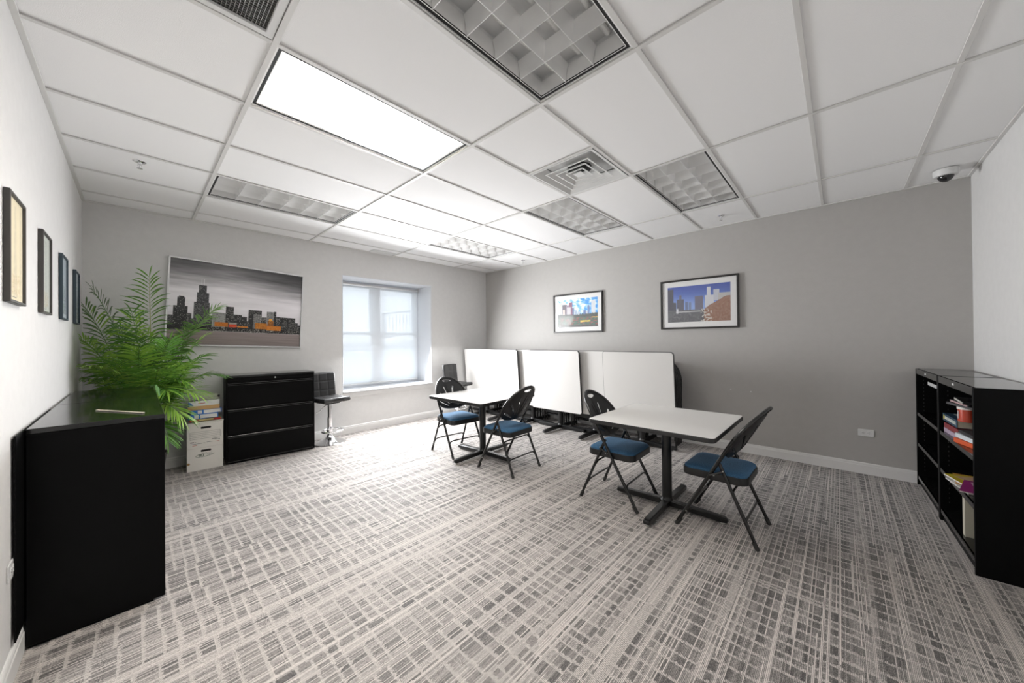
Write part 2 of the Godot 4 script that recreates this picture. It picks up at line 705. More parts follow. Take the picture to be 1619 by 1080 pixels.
func build_window() -> void:
	var win := structure("window_1")
	var z := -5.83
	var x0: float = WIN[0]
	var x1: float = WIN[1]
	var y0: float = WIN[2]
	var y1: float = WIN[3]
	# painted lining of the recess: two jambs and a head
	var mb := MB.new()
	mb.box(Vector3(x0 + 0.006, (y0 + y1) / 2, ZA - 0.235), Vector3(0.012, y1 - y0, 0.47), 0.002)
	put(mb, "jamb_lining", M.vinyl, win)
	mb = MB.new()
	mb.box(Vector3(x1 - 0.006, (y0 + y1) / 2, ZA - 0.235), Vector3(0.012, y1 - y0, 0.47), 0.002)
	put(mb, "jamb_lining", M.vinyl, win)
	mb = MB.new()
	mb.box(Vector3((x0 + x1) / 2, y1 - 0.006, ZA - 0.235), Vector3(x1 - x0 - 0.024, 0.012, 0.47), 0.002)
	put(mb, "head_lining", M.vinyl, win)
	mb = MB.new()
	mb.box(Vector3((x0 + x1) / 2, y0 + 0.004, ZA - 0.225), Vector3(x1 - x0 - 0.002, 0.022, 0.50), 0.006)
	put(mb, "window_sill", M.vinyl, win)
	mb = MB.new()
	mb.box(Vector3((x0 + x1) / 2, y0 - 0.045, ZA + 0.006), Vector3(x1 - x0 + 0.06, 0.07, 0.012), 0.003)
	put(mb, "sill_apron", M.wall_light, win)
	# outer frame, middle post and four sashes
	mb = MB.new()
	mb.xf = Transform3D(Basis(), Vector3((x0 + x1) / 2, (y0 + y1) / 2, z - 0.04))
	frame_ring(mb, x1 - x0, y1 - y0, 0.05, 0.08)
	put(mb, "window_frame", M.vinyl, win)
	mb = MB.new()
	var xm := 2.79
	mb.box(Vector3(xm, (y0 + y1) / 2, z), Vector3(0.10, y1 - y0 - 0.1, 0.09), 0.004)
	put(mb, "mullion", M.vinyl, win)
	for s in [[x0 + 0.05, xm - 0.05], [xm + 0.05, x1 - 0.05]]:
		for part in 2:
			var a: float = y0 + 0.05 if part == 0 else 1.47
			var b: float = 1.51 if part == 0 else y1 - 0.05
			var w: float = s[1] - s[0]
			var c := Vector3((s[0] + s[1]) / 2, (a + b) / 2, z + (0.012 if part == 0 else -0.03))
			mb = MB.new()
			mb.xf = Transform3D(Basis(), c)
			frame_ring(mb, w, b - a, 0.045, 0.03)
			var sash := put(mb, "sash", M.vinyl, win)
			mb = MB.new()
			mb.box(c + Vector3(0, 0, 0.013), Vector3(w - 0.08, b - a - 0.08, 0.004))
			put(mb, "pane", M.glass, sash)
	# roller shade
	var sh := thing("roller_shade", "white translucent roller shade pulled down over the window", "roller shade", Vector3(2.83, WIN[2], -5.735))
	mb = MB.new()
	mb.box(Vector3(0, 0.865, 0), Vector3(1.43, 1.60, 0.0012))
	put(mb, "shade_cloth", M.shade, sh)
	mb = MB.new()
	mb.box(Vector3(0, 0.060, 0), Vector3(1.43, 0.026, 0.012), 0.005)
	put(mb, "bottom_bar", M.white_plastic, sh)
	mb = MB.new()
	mb.tube([Vector3(-0.725, 1.672, 0.012), Vector3(0.715, 1.672, 0.012)], 0.022, 16)
	put(mb, "roller_tube", M.alu_dull, sh)
	for s in [-1, 1]:
		mb = MB.new()
		mb.box(Vector3(s * 0.732, 1.675, 0.008), Vector3(0.010, 0.075, 0.065), 0.003)
		put(mb, "bracket", M.white_plastic, sh)
	mb = MB.new()
	mb.tube([Vector3(0.722, 1.65, 0.04), Vector3(0.722, 0.55, 0.042)], 0.0025, 6)
	put(mb, "bead_chain", M.white_plastic, sh)
	# outside, seen faintly through the shade
	mb = MB.new()
	mb.box(Vector3(3.0, -0.35, -14.0), Vector3(40, 0.1, 15.5))
	put(mb, "ground_outside", mat(lin(0.45, 0.45, 0.44), 0.9)).set_meta("kind", "structure")
	mb = MB.new()
	mb.box(Vector3(5.0, 0.40, -9.2), Vector3(22.0, 1.4, 0.25), 0.02)
	tag(put(mb, "retaining_wall", mat(lin(0.62, 0.63, 0.63), 0.85)), "pale low wall outside, faint through the window shade", "wall")
	var rail := thing("stair_railing", "metal stair railing outside, faint through the window shade", "railing", Vector3(5.10, 1.1, -9.2))
	var steel := mat(lin(0.10, 0.11, 0.12), 0.5)
	var rise := 0.16
	for k in 2:
		mb = MB.new()
		mb.tube([Vector3(-0.5, 0.34 + k * 0.66, 0), Vector3(2.6, 0.34 + k * 0.66 + 3.1 * rise, 0)], 0.018, 8)
		put(mb, "rail", steel, rail)
	for k in 30:
		var x := -0.5 + k * 0.106
		mb = MB.new()
		mb.tube([Vector3(x, 0.34 + (x + 0.5) * rise, 0), Vector3(x, 1.0 + (x + 0.5) * rise, 0)], 0.009, 6)
		put(mb, "baluster", steel, rail)
	for x in [-0.45, 2.55]:
		mb = MB.new()
		mb.tube([Vector3(x, -0.02, 0), Vector3(x, 1.0 + (x + 0.5) * rise, 0)], 0.018, 8)
		put(mb, "post", steel, rail)


func build_ceiling() -> void:
	var ceil := structure("ceiling")
	var mb := MB.new()
	mb.box(Vector3((XL + XB) / 2, HC + 0.215, (ZA + ZR) / 2), Vector3(XB - XL + 0.38, 0.1, ZR - ZA + 0.38))
	put(mb, "deck", M.deck, ceil)
	var open := {"1,5": 1, "1,3": 1, "1,8": 1, "3,3": 1, "3,5": 1, "3,8": 1}
	var shared := {}
	var tile := func(xa: float, xb: float, za: float, zb: float) -> void:
		var s := Vector2(absf(xb - xa) - 0.006, absf(zb - za) - 0.006)
		var key := "%.3f %.3f" % [s.x, s.y]
		if not shared.has(key):
			var b := MB.new()
			b.box(Vector3(0, 0.008, 0), Vector3(s.x, 0.016, s.y))
			shared[key] = b.mesh()
		var o := put_mesh(shared[key], "ceiling_tile", M.tile, ceil)
		o.position = Vector3((xa + xb) / 2, HC + 0.007, (za + zb) / 2)
	for i in GX.size() - 1:
		for j in GZ.size() - 1:
			var xa: float = GX[i]
			var xb: float = GX[i + 1]
			var za: float = GZ[j]
			var zb: float = GZ[j + 1]
			if open.has("%d,%d" % [i, j]):
				continue
			if i == 2 and j == 4:      # air diffuser takes half of this bay
				tile.call(xa, 2.243, za, zb)
			elif i == 0 and j == 4:    # return grille
				tile.call(xa, -0.166, za, zb)
			else:
				tile.call(xa, xb, za, zb)
	# the exposed grid: main tees along z, cross tees along x
	for i in range(1, GX.size() - 1):
		mb = MB.new()
		mb.box(Vector3(GX[i], HC + 0.001, (ZA + ZR) / 2), Vector3(0.024, 0.010, ZR - ZA), 0.001)
		mb.box(Vector3(GX[i], HC + 0.02, (ZA + ZR) / 2), Vector3(0.003, 0.03, ZR - ZA))
		put(mb, "main_tee", M.tee, ceil)
	for j in range(1, GZ.size() - 1):
		for i in GX.size() - 1:
			mb = MB.new()
			var L: float = GX[i + 1] - GX[i] - 0.024
			mb.box(Vector3((GX[i] + GX[i + 1]) / 2, HC + 0.002, GZ[j]), Vector3(L, 0.008, 0.024), 0.001)
			put(mb, "cross_tee", M.tee, ceil)
	for c in [2.243, -0.166]:
		mb = MB.new()
		mb.box(Vector3(c, HC + 0.002, (GZ[4] + GZ[5]) / 2), Vector3(0.024, 0.008, GZ[4] - GZ[5] - 0.024), 0.001)
		put(mb, "cross_tee", M.tee, ceil)
	for e in [[Vector3(XL + 0.011, HC, (ZA + ZR) / 2), Vector3(0.022, 0.012, ZR - ZA)], [Vector3(XB - 0.011, HC, (ZA + ZR) / 2), Vector3(0.022, 0.012, ZR - ZA)], [Vector3((XL + XB) / 2, HC, ZA + 0.011), Vector3(XB - XL - 0.044, 0.012, 0.022)], [Vector3((XL + XB) / 2, HC, ZR - 0.011), Vector3(XB - XL - 0.044, 0.012, 0.022)]]:
		mb = MB.new()
		mb.box(e[0], e[1], 0.001)
		put(mb, "wall_angle", M.tee, ceil)


# ---------------------------------------------------------------- ceiling fittings
func troffer(i: int, j: int, label: String, lit: bool) -> void:
	var xa: float = GX[i] + 0.014
	var xb: float = GX[i + 1] - 0.014
	var za: float = GZ[j + 1] + 0.014
	var zb: float = GZ[j] - 0.014
	var L := xb - xa
	var W := zb - za
	var o := thing("ceiling_light", label, "ceiling light", Vector3((xa + xb) / 2, HC, (za + zb) / 2), 0.0, "louvred ceiling lights")
	var depth := 0.140
	var mb := MB.new()   # housing: four sides and a top, open below
	for s in [-1, 1]:
		mb.box(Vector3(s * (L / 2 - 0.003), 0.004 + depth / 2, 0), Vector3(0.006, depth, W))
		mb.box(Vector3(0, 0.004 + depth / 2, s * (W / 2 - 0.003)), Vector3(L - 0.012, depth, 0.006))
	mb.box(Vector3(0, 0.004 + depth, 0), Vector3(L, 0.008, W))
	put(mb, "housing", M.fixture_white, o)
	mb = MB.new()        # black reveal round the louvre
	mb.xf = Transform3D(Basis(Vector3.RIGHT, PI / 2), Vector3(0, 0.016, 0))
	frame_ring(mb, L - 0.012, W - 0.012, 0.021, 0.006, 0.001)
	put(mb, "reveal", M.dark, o)
	# lamps
	var lamp: Material = M.lamp_on if lit else M.lamp_off
	for k in 3:
		mb = MB.new()
		var z := (k - 1) * W * 0.30
		mb.tube([Vector3(-L / 2 + 0.03, 0.123, z), Vector3(L / 2 - 0.03, 0.123, z)], 0.0135, 12)
		put(mb, "fluorescent_tube", lamp, o)
	# parabolic louvre: deep concave blades, thin at the bottom edge
	var li := L - 0.056
	var wi := W - 0.056
	var h := 0.090
	var prof := []
	for k in 6:
		var t := k / 5.0
		prof.append(Vector2(0.0012 + 0.017 * t * t, 0.010 + h * t))
	var outline := []
	for p in prof:
		outline.append(p)
	for k in 6:
		var p: Vector2 = prof[5 - k]
		outline.append(Vector2(-p.x, p.y))
	for k in 2:
		mb = MB.new()
		var zc := (k - 0.5) * wi / 3.0
		var loops := []
		for e in [-1, 1]:
			var ring := []
			for p in outline:
				ring.append(Vector3(e * li / 2, p.y, zc + p.x))
			loops.append(ring)
		mb.loft(loops)
		put(mb, "long_blade", M.alu, o)
	var cells := 6
	for k in range(1, cells):
		mb = MB.new()
		var xc := -li / 2 + li * k / cells
		var loops := []
		for e in [-1, 1]:
			var ring := []
			for p in outline:
				ring.append(Vector3(xc + p.x, p.y - 0.001, e * wi / 2))
			loops.append(ring)
		mb.loft(loops)
		put(mb, "cross_blade", M.alu, o)
	mb = MB.new()        # louvre rim
	mb.xf = Transform3D(Basis(Vector3.RIGHT, PI / 2), Vector3(0, 0.098, 0))
	frame_ring(mb, li + 0.012, wi + 0.012, 0.004, 0.089, 0.001)
	put(mb, "louver_rim", M.alu, o)
	if lit:
		var a := AreaLight3D.new()
		a.name = "lamp_light"
		a.area_size = Vector2(li - 0.02, wi - 0.02)
		a.area_normalize_energy = false
		a.light_color = Color(1.0, 0.98, 0.95)
		a.light_energy = LAMP
		a.area_range = 20.0
		a.shadow_enabled = true
		a.position = Vector3(0, 0.1055, 0)
		a.rotation.x = -PI / 2
		o.add_child(a)


func build_ceiling_fittings() -> void:
	troffer(1, 5, "only switched-on ceiling light, glowing white louvred panel", true)
	troffer(1, 3, "unlit louvred ceiling light nearest the viewer, cut by the top edge", false)
	troffer(1, 8, "unlit louvred ceiling light near the window wall above the skyline picture", false)
	troffer(3, 3, "unlit louvred ceiling light nearest the dark wall, right of the square air diffuser", false)
	troffer(3, 5, "unlit louvred ceiling light touching the corner of the square air diffuser, towards the window", false)
	troffer(3, 8, "unlit louvred ceiling light farthest away, in the corner by the window", false)
	# square four-way air diffuser
	var cx := (2.243 + 2.8558) / 2
	var cz := (GZ[4] + GZ[5]) / 2
	var o := thing("air_diffuser", "white square stepped air diffuser in the ceiling grid", "air vent", Vector3(cx, HC, cz))
	var mb := MB.new()
	var sq := func(s: float, y: float) -> Array:
		return [Vector3(-s, y, -s), Vector3(s, y, -s), Vector3(s, y, s), Vector3(-s, y, s)]
	var S := 0.293
	mb.loft([sq.call(S, 0.004), sq.call(S, -0.004), sq.call(S - 0.014, -0.004), sq.call(0.215, 0.055), sq.call(0.213, 0.06), sq.call(S, 0.06)], false, false)
	put(mb, "frame", M.white_plastic, o, 20.0)
	mb = MB.new()
	mb.lathe([Vector2(0.10, 0.050), Vector2(0.10, 0.064)], 28)
	put(mb, "duct_collar", M.dark, o)
	mb = MB.new()
	mb.box(Vector3(0, 0.07, 0), Vector3(0.42, 0.008, 0.42))
	put(mb, "back_pan", M.white_plastic, o)
	for k in 3:
		var a: float = [0.205, 0.145, 0.085][k]
		var y: float = [0.0, 0.004, 0.008][k]
		mb = MB.new()
		mb.loft([sq.call(a, y - 0.006), sq.call(a, y - 0.003), sq.call(a - 0.045, y + 0.030), sq.call(a - 0.048, y + 0.030), sq.call(a - 0.012, y - 0.004), sq.call(a - 0.012, y - 0.006), sq.call(a, y - 0.006)], false, false)
		put(mb, "cone_ring", M.white_plastic, o, 20.0)
	mb = MB.new()
	mb.loft([sq.call(0.038, 0.004), sq.call(0.04, 0.008), sq.call(0.012, 0.03)])
	put(mb, "center_plate", M.white_plastic, o, 20.0)
	# egg-crate return grille
	var gx := (-0.166 + 0.4439) / 2
	o = thing("return_grille", "white-framed egg-crate return grille at the top left", "air vent", Vector3(gx, HC, cz))
	mb = MB.new()
	var W := 0.4439 + 0.166 - 0.028
	var D: float = GZ[4] - GZ[5] - 0.028
	mb.xf = Transform3D(Basis(Vector3.RIGHT, PI / 2), Vector3(0, 0.012, 0))
	frame_ring(mb, W, D, 0.030, 0.012)
	put(mb, "frame", M.white_plastic, o)
	mb = MB.new()
	mb.box(Vector3(0, 0.05, 0), Vector3(W, 0.004, D))
	put(mb, "back_pan", M.dark, o)
	mb = MB.new()
	var iw := W - 0.06
	var id := D - 0.06
	var nx := 40
	for k in nx + 1:
		mb.box(Vector3(-iw / 2 + iw * k / nx, 0.018, 0), Vector3(0.0016, 0.014, id))
	for k in nx + 1:
		mb.box(Vector3(0, 0.018, -id / 2 + id * k / nx), Vector3(iw, 0.014, 0.0016))
	put(mb, "egg_crate_core", M.alu_dull, o).set_meta("kind", "stuff")
	# small slot register by the window wall
	o = thing("slot_register", "small slotted white air register in the ceiling above the window", "air vent", Vector3(2.63, HC - 0.004, -5.222))
	mb = MB.new()
	mb.xf = Transform3D(Basis(Vector3.RIGHT, PI / 2), Vector3(0, 0.009, 0))
	frame_ring(mb, 0.36, 0.145, 0.028, 0.012)
	put(mb, "frame", M.white_plastic, o)
	mb = MB.new()
	mb.box(Vector3(0, 0.008, 0), Vector3(0.31, 0.003, 0.095))
	put(mb, "back_pan", M.dark, o)
	for k in 3:
		mb = MB.new()
		mb.box(Vector3(0, 0.002, (k - 1) * 0.024), Vector3(0.305, 0.010, 0.010), 0.001, Basis(Vector3.RIGHT, 0.5))
		put(mb, "slat", M.white_plastic, o)
	# sprinkler heads
	var spots := [[Vector3(0.025, HC + 0.006, -3.919), "chrome sprinkler head in the ceiling beside the left wall"], [Vector3(4.529, HC + 0.006, -0.978), "chrome sprinkler head near the dark wall, beyond the louvred light above the pictures"], [Vector3(4.602, HC + 0.006, -4.04), "chrome sprinkler head in the far corner of the ceiling by the window"]]
	for s in spots:
		o = thing("sprinkler_head", s[1], "sprinkler", s[0], 0.6, "ceiling sprinkler heads")
		mb = MB.new()
		mb.lathe([Vector2(0.036, 0.001), Vector2(0.036, -0.002), Vector2(0.026, -0.009), Vector2(0.016, -0.011), Vector2(0.0, -0.011)], 20)
		put(mb, "escutcheon", M.chrome, o)
		mb = MB.new()
		mb.lathe([Vector2(0.010, -0.011), Vector2(0.010, -0.022), Vector2(0.004, -0.026), Vector2(0.003, -0.045)], 12)
		put(mb, "body", M.chrome, o)
		mb = MB.new()
		for e in [-1, 1]:
			mb.tube([Vector3(e * 0.008, -0.018, 0), Vector3(e * 0.014, -0.032, 0), Vector3(e * 0.004, -0.050, 0)], 0.0022, 6)
		put(mb, "yoke", M.chrome, o)
		mb = MB.new()
		mb.lathe([Vector2(0.017, -0.052), Vector2(0.017, -0.050), Vector2(0.0, -0.050)], 16)
		put(mb, "deflector", M.chrome, o)
	# dome camera
	o = thing("dome_camera", "white dome security camera on the ceiling by the right corner", "camera", Vector3(4.60, HC + 0.0, 0.66))
	mb = MB.new()
	mb.lathe([Vector2(0.050, -0.052), Vector2(0.066, -0.050), Vector2(0.070, -0.038), Vector2(0.072, 0.0)], 32)
	put(mb, "mount", M.white_plastic, o)
	mb = MB.new()
	var pr := []
	for k in 9:
		var a := PI / 2 * k / 8.0
		pr.append(Vector2(0.047 * sin(a), -0.050 - 0.047 * cos(a)))
	mb.lathe(pr, 28)
	put(mb, "dome", M.dome, o)


func build_outlets() -> void:
	for d in [[Vector3(XB - 0.0005, 0.407, 0.179), -PI / 2, "white electrical outlet on the dark grey wall"], [Vector3(XL + 0.0005, 0.44, -2.485), PI / 2, "white electrical outlet on the left wall beside the black cabinet"]]:
		var o := thing("wall_outlet", d[2], "outlet", d[0], d[1])
		var mb := MB.new()
		mb.xf = Transform3D(Basis(Vector3.RIGHT, PI / 2), Vector3.ZERO)
		mb.loft(slab(0.114, 0.070, 0.006, 0.0, 0.006, 0.002))
		put(mb, "cover_plate", M.white_plastic, o)
		for s in [-1, 1]:
			mb = MB.new()
			mb.xf = Transform3D(Basis(Vector3.RIGHT, PI / 2), Vector3(s * 0.0195, 0, 0))
			mb.loft(slab(0.030, 0.032, 0.010, 0.005, 0.0075, 0.001))
			var rec := put(mb, "receptacle", M.white_plastic, o)
			mb = MB.new()
			for t in [-1, 1]:
				mb.box(Vector3(s * 0.0195 + 0.003, t * 0.006, 0.0076), Vector3(0.008, 0.0022, 0.0006))
			mb.box(Vector3(s * 0.0195 - 0.008, 0, 0.0076), Vector3(0.004, 0.004, 0.0006))
			put(mb, "slots", M.dark, rec)


# ---------------------------------------------------------------- tables
func table_base(o: Node3D, column_top: float) -> void:
	var mb := MB.new()
	mb.lathe([Vector2(0.052, 0.060), Vector2(0.040, 0.075), Vector2(0.038, 0.09), Vector2(0.038, column_top)], 28)
	put(mb, "column", M.black_steel, o)
	for k in 4:
		mb = MB.new()
		mb.xf = Transform3D(Basis(Vector3.UP, k * PI / 2), Vector3.ZERO)
		var ring := func(x: float, w: float, y0: float, y1: float, c: float) -> Array:
			return [Vector3(x, y0, -w), Vector3(x, y0, w), Vector3(x, y1 - c, w), Vector3(x, y1, w - c), Vector3(x, y1, -w + c), Vector3(x, y1 - c, -w)]
		mb.loft([ring.call(0.0, 0.028, 0.022, 0.066, 0.008), ring.call(0.40, 0.026, 0.016, 0.052, 0.008), ring.call(0.422, 0.022, 0.017, 0.046, 0.010), ring.call(0.428, 0.014, 0.020, 0.036, 0.008)])
		put(mb, "base_arm", M.black_steel, o, 30.0)
		mb = MB.new()
		mb.lathe([Vector2(0.014, 0.0), Vector2(0.017, 0.004), Vector2(0.017, 0.009), Vector2(0.008, 0.016)], 14, Vector3(cos(k * PI / 2) * 0.395, 0, -sin(k * PI / 2) * 0.395))
		put(mb, "foot_glide", M.glide, o)


func table_top(o: Node3D, half: float, xf: Transform3D) -> void:
	# top board with a black edge band; xf puts the underside centre
	var mb := MB.new()
	mb.xf = xf
	mb.loft(slab(2 * half - 0.008, 2 * half - 0.008, 0.034, 0.001, 0.0315, 0.0015))
	put(mb, "tabletop", M.laminate, o)
	mb = MB.new()
	mb.xf = xf
	var a := rrect(2 * half, 2 * half, 0.038)
	var b := rrect(2 * half - 0.010, 2 * half - 0.010, 0.033)
	var s := rrect(2 * half - 0.004, 2 * half - 0.004, 0.036)
	mb.loft([flat_loop(b, 0.0), flat_loop(s, 0.0), flat_loop(a, 0.004), flat_loop(a, 0.026), flat_loop(s, 0.0305), flat_loop(b, 0.0305), flat_loop(b, 0.0)], false, false)
	put(mb, "edge_band", M.edge_band, o)
	mb = MB.new()
	mb.xf = xf
	mb.box(Vector3(0, -0.006, 0), Vector3(0.34, 0.012, 0.34), 0.002)
	mb.box(Vector3(0, -0.020, 0), Vector3(0.05, 0.030, 0.30), 0.003)
	put(mb, "mounting_plate", M.black_steel, o)


func build_tables() -> void:
	for d in [[Vector3(2.80, 0, -3.12), deg_to_rad(2.0), 0.712, 0.450, "square pedestal table with pale top, nearer the window"], [Vector3(2.925, 0, -1.04), 0.0, 0.722, 0.457, "square pedestal table with pale top, nearer the bookcases"]]:
		var o := thing("pedestal_table", d[4], "table", d[0], d[1], "pedestal tables set up in the room")
		table_base(o, d[2] - 0.055)
		table_top(o, d[3], Transform3D(Basis(), Vector3(0, d[2] - 0.0315, 0)))
	# six tables with their tops tipped upright, nested along the dark wall
	var spots := [[4.425, -1.873, 4.265, "upright tipped table top nearest the folded chairs, rightmost of the row"], [4.480, -2.58, 4.335, "tipped table half hidden behind the rightmost upright table top"], [4.425, -3.15, 4.265, "upright tipped table top in the middle of the row, behind the blue-seated chair"], [4.480, -3.74, 4.335, "tipped table mostly hidden, showing a thin strip left of the middle upright top"], [4.425, -4.325, 4.265, "upright tipped table top beyond the far pedestal table, second from the corner"], [4.480, -4.85, 4.335, "tipped table standing in the room corner beside the bar stool, leftmost of the row"]]
	for s in spots:
		var o := thing("flip_top_table", s[3], "table", Vector3(s[0], 0, s[1]), 0.0, "tipped-up tables along the dark wall")
		table_base(o, 0.70)
		# the board's upper face looks to -x and leans 4.5 degrees into the room
		var lean := deg_to_rad(4.5)
		var up := Vector3(-cos(lean), -sin(lean), 0)
		var basis := Basis(Vector3(-sin(lean), cos(lean), 0), up, Vector3(0, 0, 1))
		table_top(o, 0.457, Transform3D(basis, Vector3(s[2] - s[0], 0.742, 0) - up * 0.0315))
		var mb := MB.new()
		var reach: float = s[0] - s[2]
		mb.box(Vector3(-reach * 0.4, 0.715, 0), Vector3(reach * 0.75, 0.04, 0.10), 0.004)
		put(mb, "hinge_block", M.black_steel, o)


# ---------------------------------------------------------------- folding chairs
func chair_panel(at: Transform3D) -> MB:
	# fan back: rounded shield with five slots and a grip hole, drawn in x (across) and y (up the frame), 12 mm thick
	var mb := MB.new()
	var outline := PackedVector2Array()
	var s0 := 0.70
	var L := 1.02
	for k in 25:
		var t := PI * k / 24.0
		outline.append(Vector2(0.207 * cos(t), s0 + (L - s0 - 0.004) * sin(t)))
	for k in range(1, 12):
		var t := PI + PI * k / 12.0
		outline.append(Vector2(0.207 * cos(t) * 0.985, s0 - 0.004 - 0.105 * pow(-sin(t), 0.5)))
	var foc := Vector2(0, 0.60)
	var holes := []
	var cuts := [-62.0, -36.0, -12.0, 12.0, 36.0, 62.0]
	for a in cuts:
		var dir := Vector2(sin(deg_to_rad(a)), cos(deg_to_rad(a)))
		var side := Vector2(dir.y, -dir.x)
		var r0 := 0.075
		var r1: float = 0.32 - 0.12 * absf(a) / 62.0
		var p := PackedVector2Array()
		for q in [[r0, -0.005], [r0 - 0.004, 0.0], [r0, 0.005], [r1, 0.0105], [r1 + 0.008, 0.0], [r1, -0.0105]]:
			p.append(foc + dir * q[0] + side * q[1])
		holes.append(p)
	var grip := PackedVector2Array()
	for k in 16:
		var t := TAU * k / 16.0
		grip.append(Vector2(0.058 * cos(t), 0.985 + (0.016 if sin(t) > 0 else 0.022) * sin(t) - 0.012))
	holes.append(grip)
	# wedges whose borders run through the slots, so that each piece is a simple polygon
	var edges := [-179.0] + cuts + [179.0]
	var borders := [-115.0]
	borders.append_array(cuts)
	borders.append(115.0)
	# an extra border on the middle line opens the grip hole
	borders.append(0.0)
	borders.sort()
	for i in borders.size():
		var a0: float = borders[i]
		var a1: float = borders[(i + 1) % borders.size()]
		if i == borders.size() - 1:
			a1 += 360.0
		var wedge := PackedVector2Array([foc])
		var n := 1 + int((a1 - a0) / 40.0)
		for k in n + 1:
			var a := deg_to_rad(lerpf(a0, a1, float(k) / n))
			wedge.append(foc + Vector2(sin(a), cos(a)) * 0.9)
		var parts: Array = Geometry2D.intersect_polygons(outline, wedge)
		for h in holes:
			var next := []
			for p in parts:
				next.append_array(Geometry2D.clip_polygons(p, h))
			parts = next
		for p in parts:
			if p.size() < 3 or Geometry2D.is_polygon_clockwise(p):
				continue
			for k in 14:   # narrow strips, so that the panel can be bent
				var x0 := -0.21 + 0.03 * k
				for q in Geometry2D.intersect_polygons(p, PackedVector2Array([Vector2(x0, 0), Vector2(x0 + 0.03, 0), Vector2(x0 + 0.03, 1.2), Vector2(x0, 1.2)])):
					if q.size() >= 3 and not Geometry2D.is_polygon_clockwise(q):
						mb.prism(q, -0.005, 0.005)
	for i in mb.v.size():
		var w := mb.v[i]
		w.z -= bow(w.x, w.y)
		mb.v[i] = at * w
	return mb


func bow(x: float, s: float) -> float:
	# how far the back curves away from the sitter between the two tubes
	return 0.055 * (1.0 - pow(clampf(x / 0.216, -1, 1), 2.0)) * smoothstep(0.45, 0.72, s)


func folding_chair(called: String, label: String) -> Node3D:
	# origin on the floor under the seat, facing +z
	var o := thing(called, label, "chair", Vector3.ZERO, 0.0, "blue-seated folding chairs at the tables")
	var foot := Vector3(0, 0.012, 0.245)
	var dir := Vector3(0, 0.885, -0.485).normalized()
	var s0 := 0.70
	var L := 1.02
	var w := 0.216
	var pts := []
	for k in 5:
		pts.append(foot + dir * (s0 * k / 4.0) + Vector3(w, 0, 0))
	for k in range(1, 24):
		var t := PI * k / 24.0
		var su := s0 + (L - s0) * sin(t)
		pts.append(foot + dir * su + Vector3(w * cos(t), 0, 0) - Vector3.RIGHT.cross(dir) * bow(w * cos(t), su))
	for k in 5:
		pts.append(foot + dir * (s0 * (4 - k) / 4.0) + Vector3(-w, 0, 0))
	var mb := MB.new()
	mb.tube(pts, 0.0125, 10)
	put(mb, "back_frame", M.tube_black, o)
	var n := Vector3(0, dir.z, -dir.y) * -1.0   # faces the sitter
	put(chair_panel(Transform3D(Basis(Vector3.RIGHT, dir, Vector3.RIGHT.cross(dir)), foot)), "backrest", M.plastic_black, o, 25.0)
	for s in [-1, 1]:
		mb = MB.new()
		mb.tube([Vector3(s * 0.216, 0.012, -0.245), Vector3(s * 0.206, 0.30, -0.118), Vector3(s * 0.200, 0.520, -0.022)], 0.0115, 10)
		put(mb, "rear_leg", M.tube_black, o)
		mb = MB.new()
		mb.tube([Vector3(s * 0.230, 0.415, 0.02), Vector3(s * 0.226, 0.455, -0.060)], 0.008, 8)
		put(mb, "hinge_link", M.tube_black, o)
		for z in [0.245, -0.245]:
			mb = MB.new()
			var lean := Vector3(0, 0.045, -0.027 if z > 0 else 0.018)
			mb.tube([Vector3(s * w, 0.0, z + (0.007 if z > 0 else -0.004)), Vector3(s * w, 0.0, z) + lean], 0.0138, 10)
			put(mb, "foot_cap", M.rubber, o)
		mb = MB.new()
		for p in [Vector3(s * 0.232, 0.42, -0.005), Vector3(s * 0.229, 0.46, -0.058), Vector3(s * 0.229, 0.12, 0.178)]:
			mb.lathe([Vector2(0.005, -0.003), Vector2(0.005, 0.002), Vector2(0.0, 0.004)], 8, p)
		put(mb, "rivets", M.rivet, o)
	for d in [[0.155, -0.180, 0.211], [0.325, -0.106, 0.206]]:
		mb = MB.new()
		var x: float = d[2]
		mb.tube([Vector3(-x, d[0] - 0.03, d[1] - 0.01), Vector3(-x + 0.025, d[0] - 0.004, d[1]), Vector3(-x + 0.06, d[0], d[1]), Vector3(x - 0.06, d[0], d[1]), Vector3(x - 0.025, d[0] - 0.004, d[1]), Vector3(x, d[0] - 0.03, d[1] - 0.01)], 0.0075, 8)
		put(mb, "rear_crossbar", M.tube_black, o)
	mb = MB.new()
	mb.tube([Vector3(-w, 0.15, 0.169), Vector3(-w + 0.025, 0.178, 0.155), Vector3(-w + 0.06, 0.183, 0.152), Vector3(w - 0.06, 0.183, 0.152), Vector3(w - 0.025, 0.178, 0.155), Vector3(w, 0.15, 0.169)], 0.0075, 8)
	put(mb, "front_crossbar", M.tube_black, o)
	# seat: steel pan and padded cushion, wider at the front
	var loop := func(k: float, y: float) -> Array:
		var out := []
		for q in rrect(0.400 * k, 0.410 * k, 0.058 * k, 6):
			var z := q.y + 0.012
			out.append(Vector3(q.x * (1.0 + 0.10 * z), y, z))
		return out
	mb = MB.new()
	mb.loft([loop.call(0.985, 0.374), loop.call(1.0, 0.378), loop.call(1.0, 0.420), loop.call(0.985, 0.425), loop.call(0.95, 0.421)])
	put(mb, "seat_pan", M.plastic_black, o)
	mb = MB.new()
	mb.loft([loop.call(0.955, 0.415), loop.call(0.968, 0.427), loop.call(0.95, 0.438), loop.call(0.88, 0.447), loop.call(0.72, 0.4525), loop.call(0.45, 0.455), loop.call(0.15, 0.456)])
	put(mb, "seat_cushion", M.blue, o, 60.0)
	return o


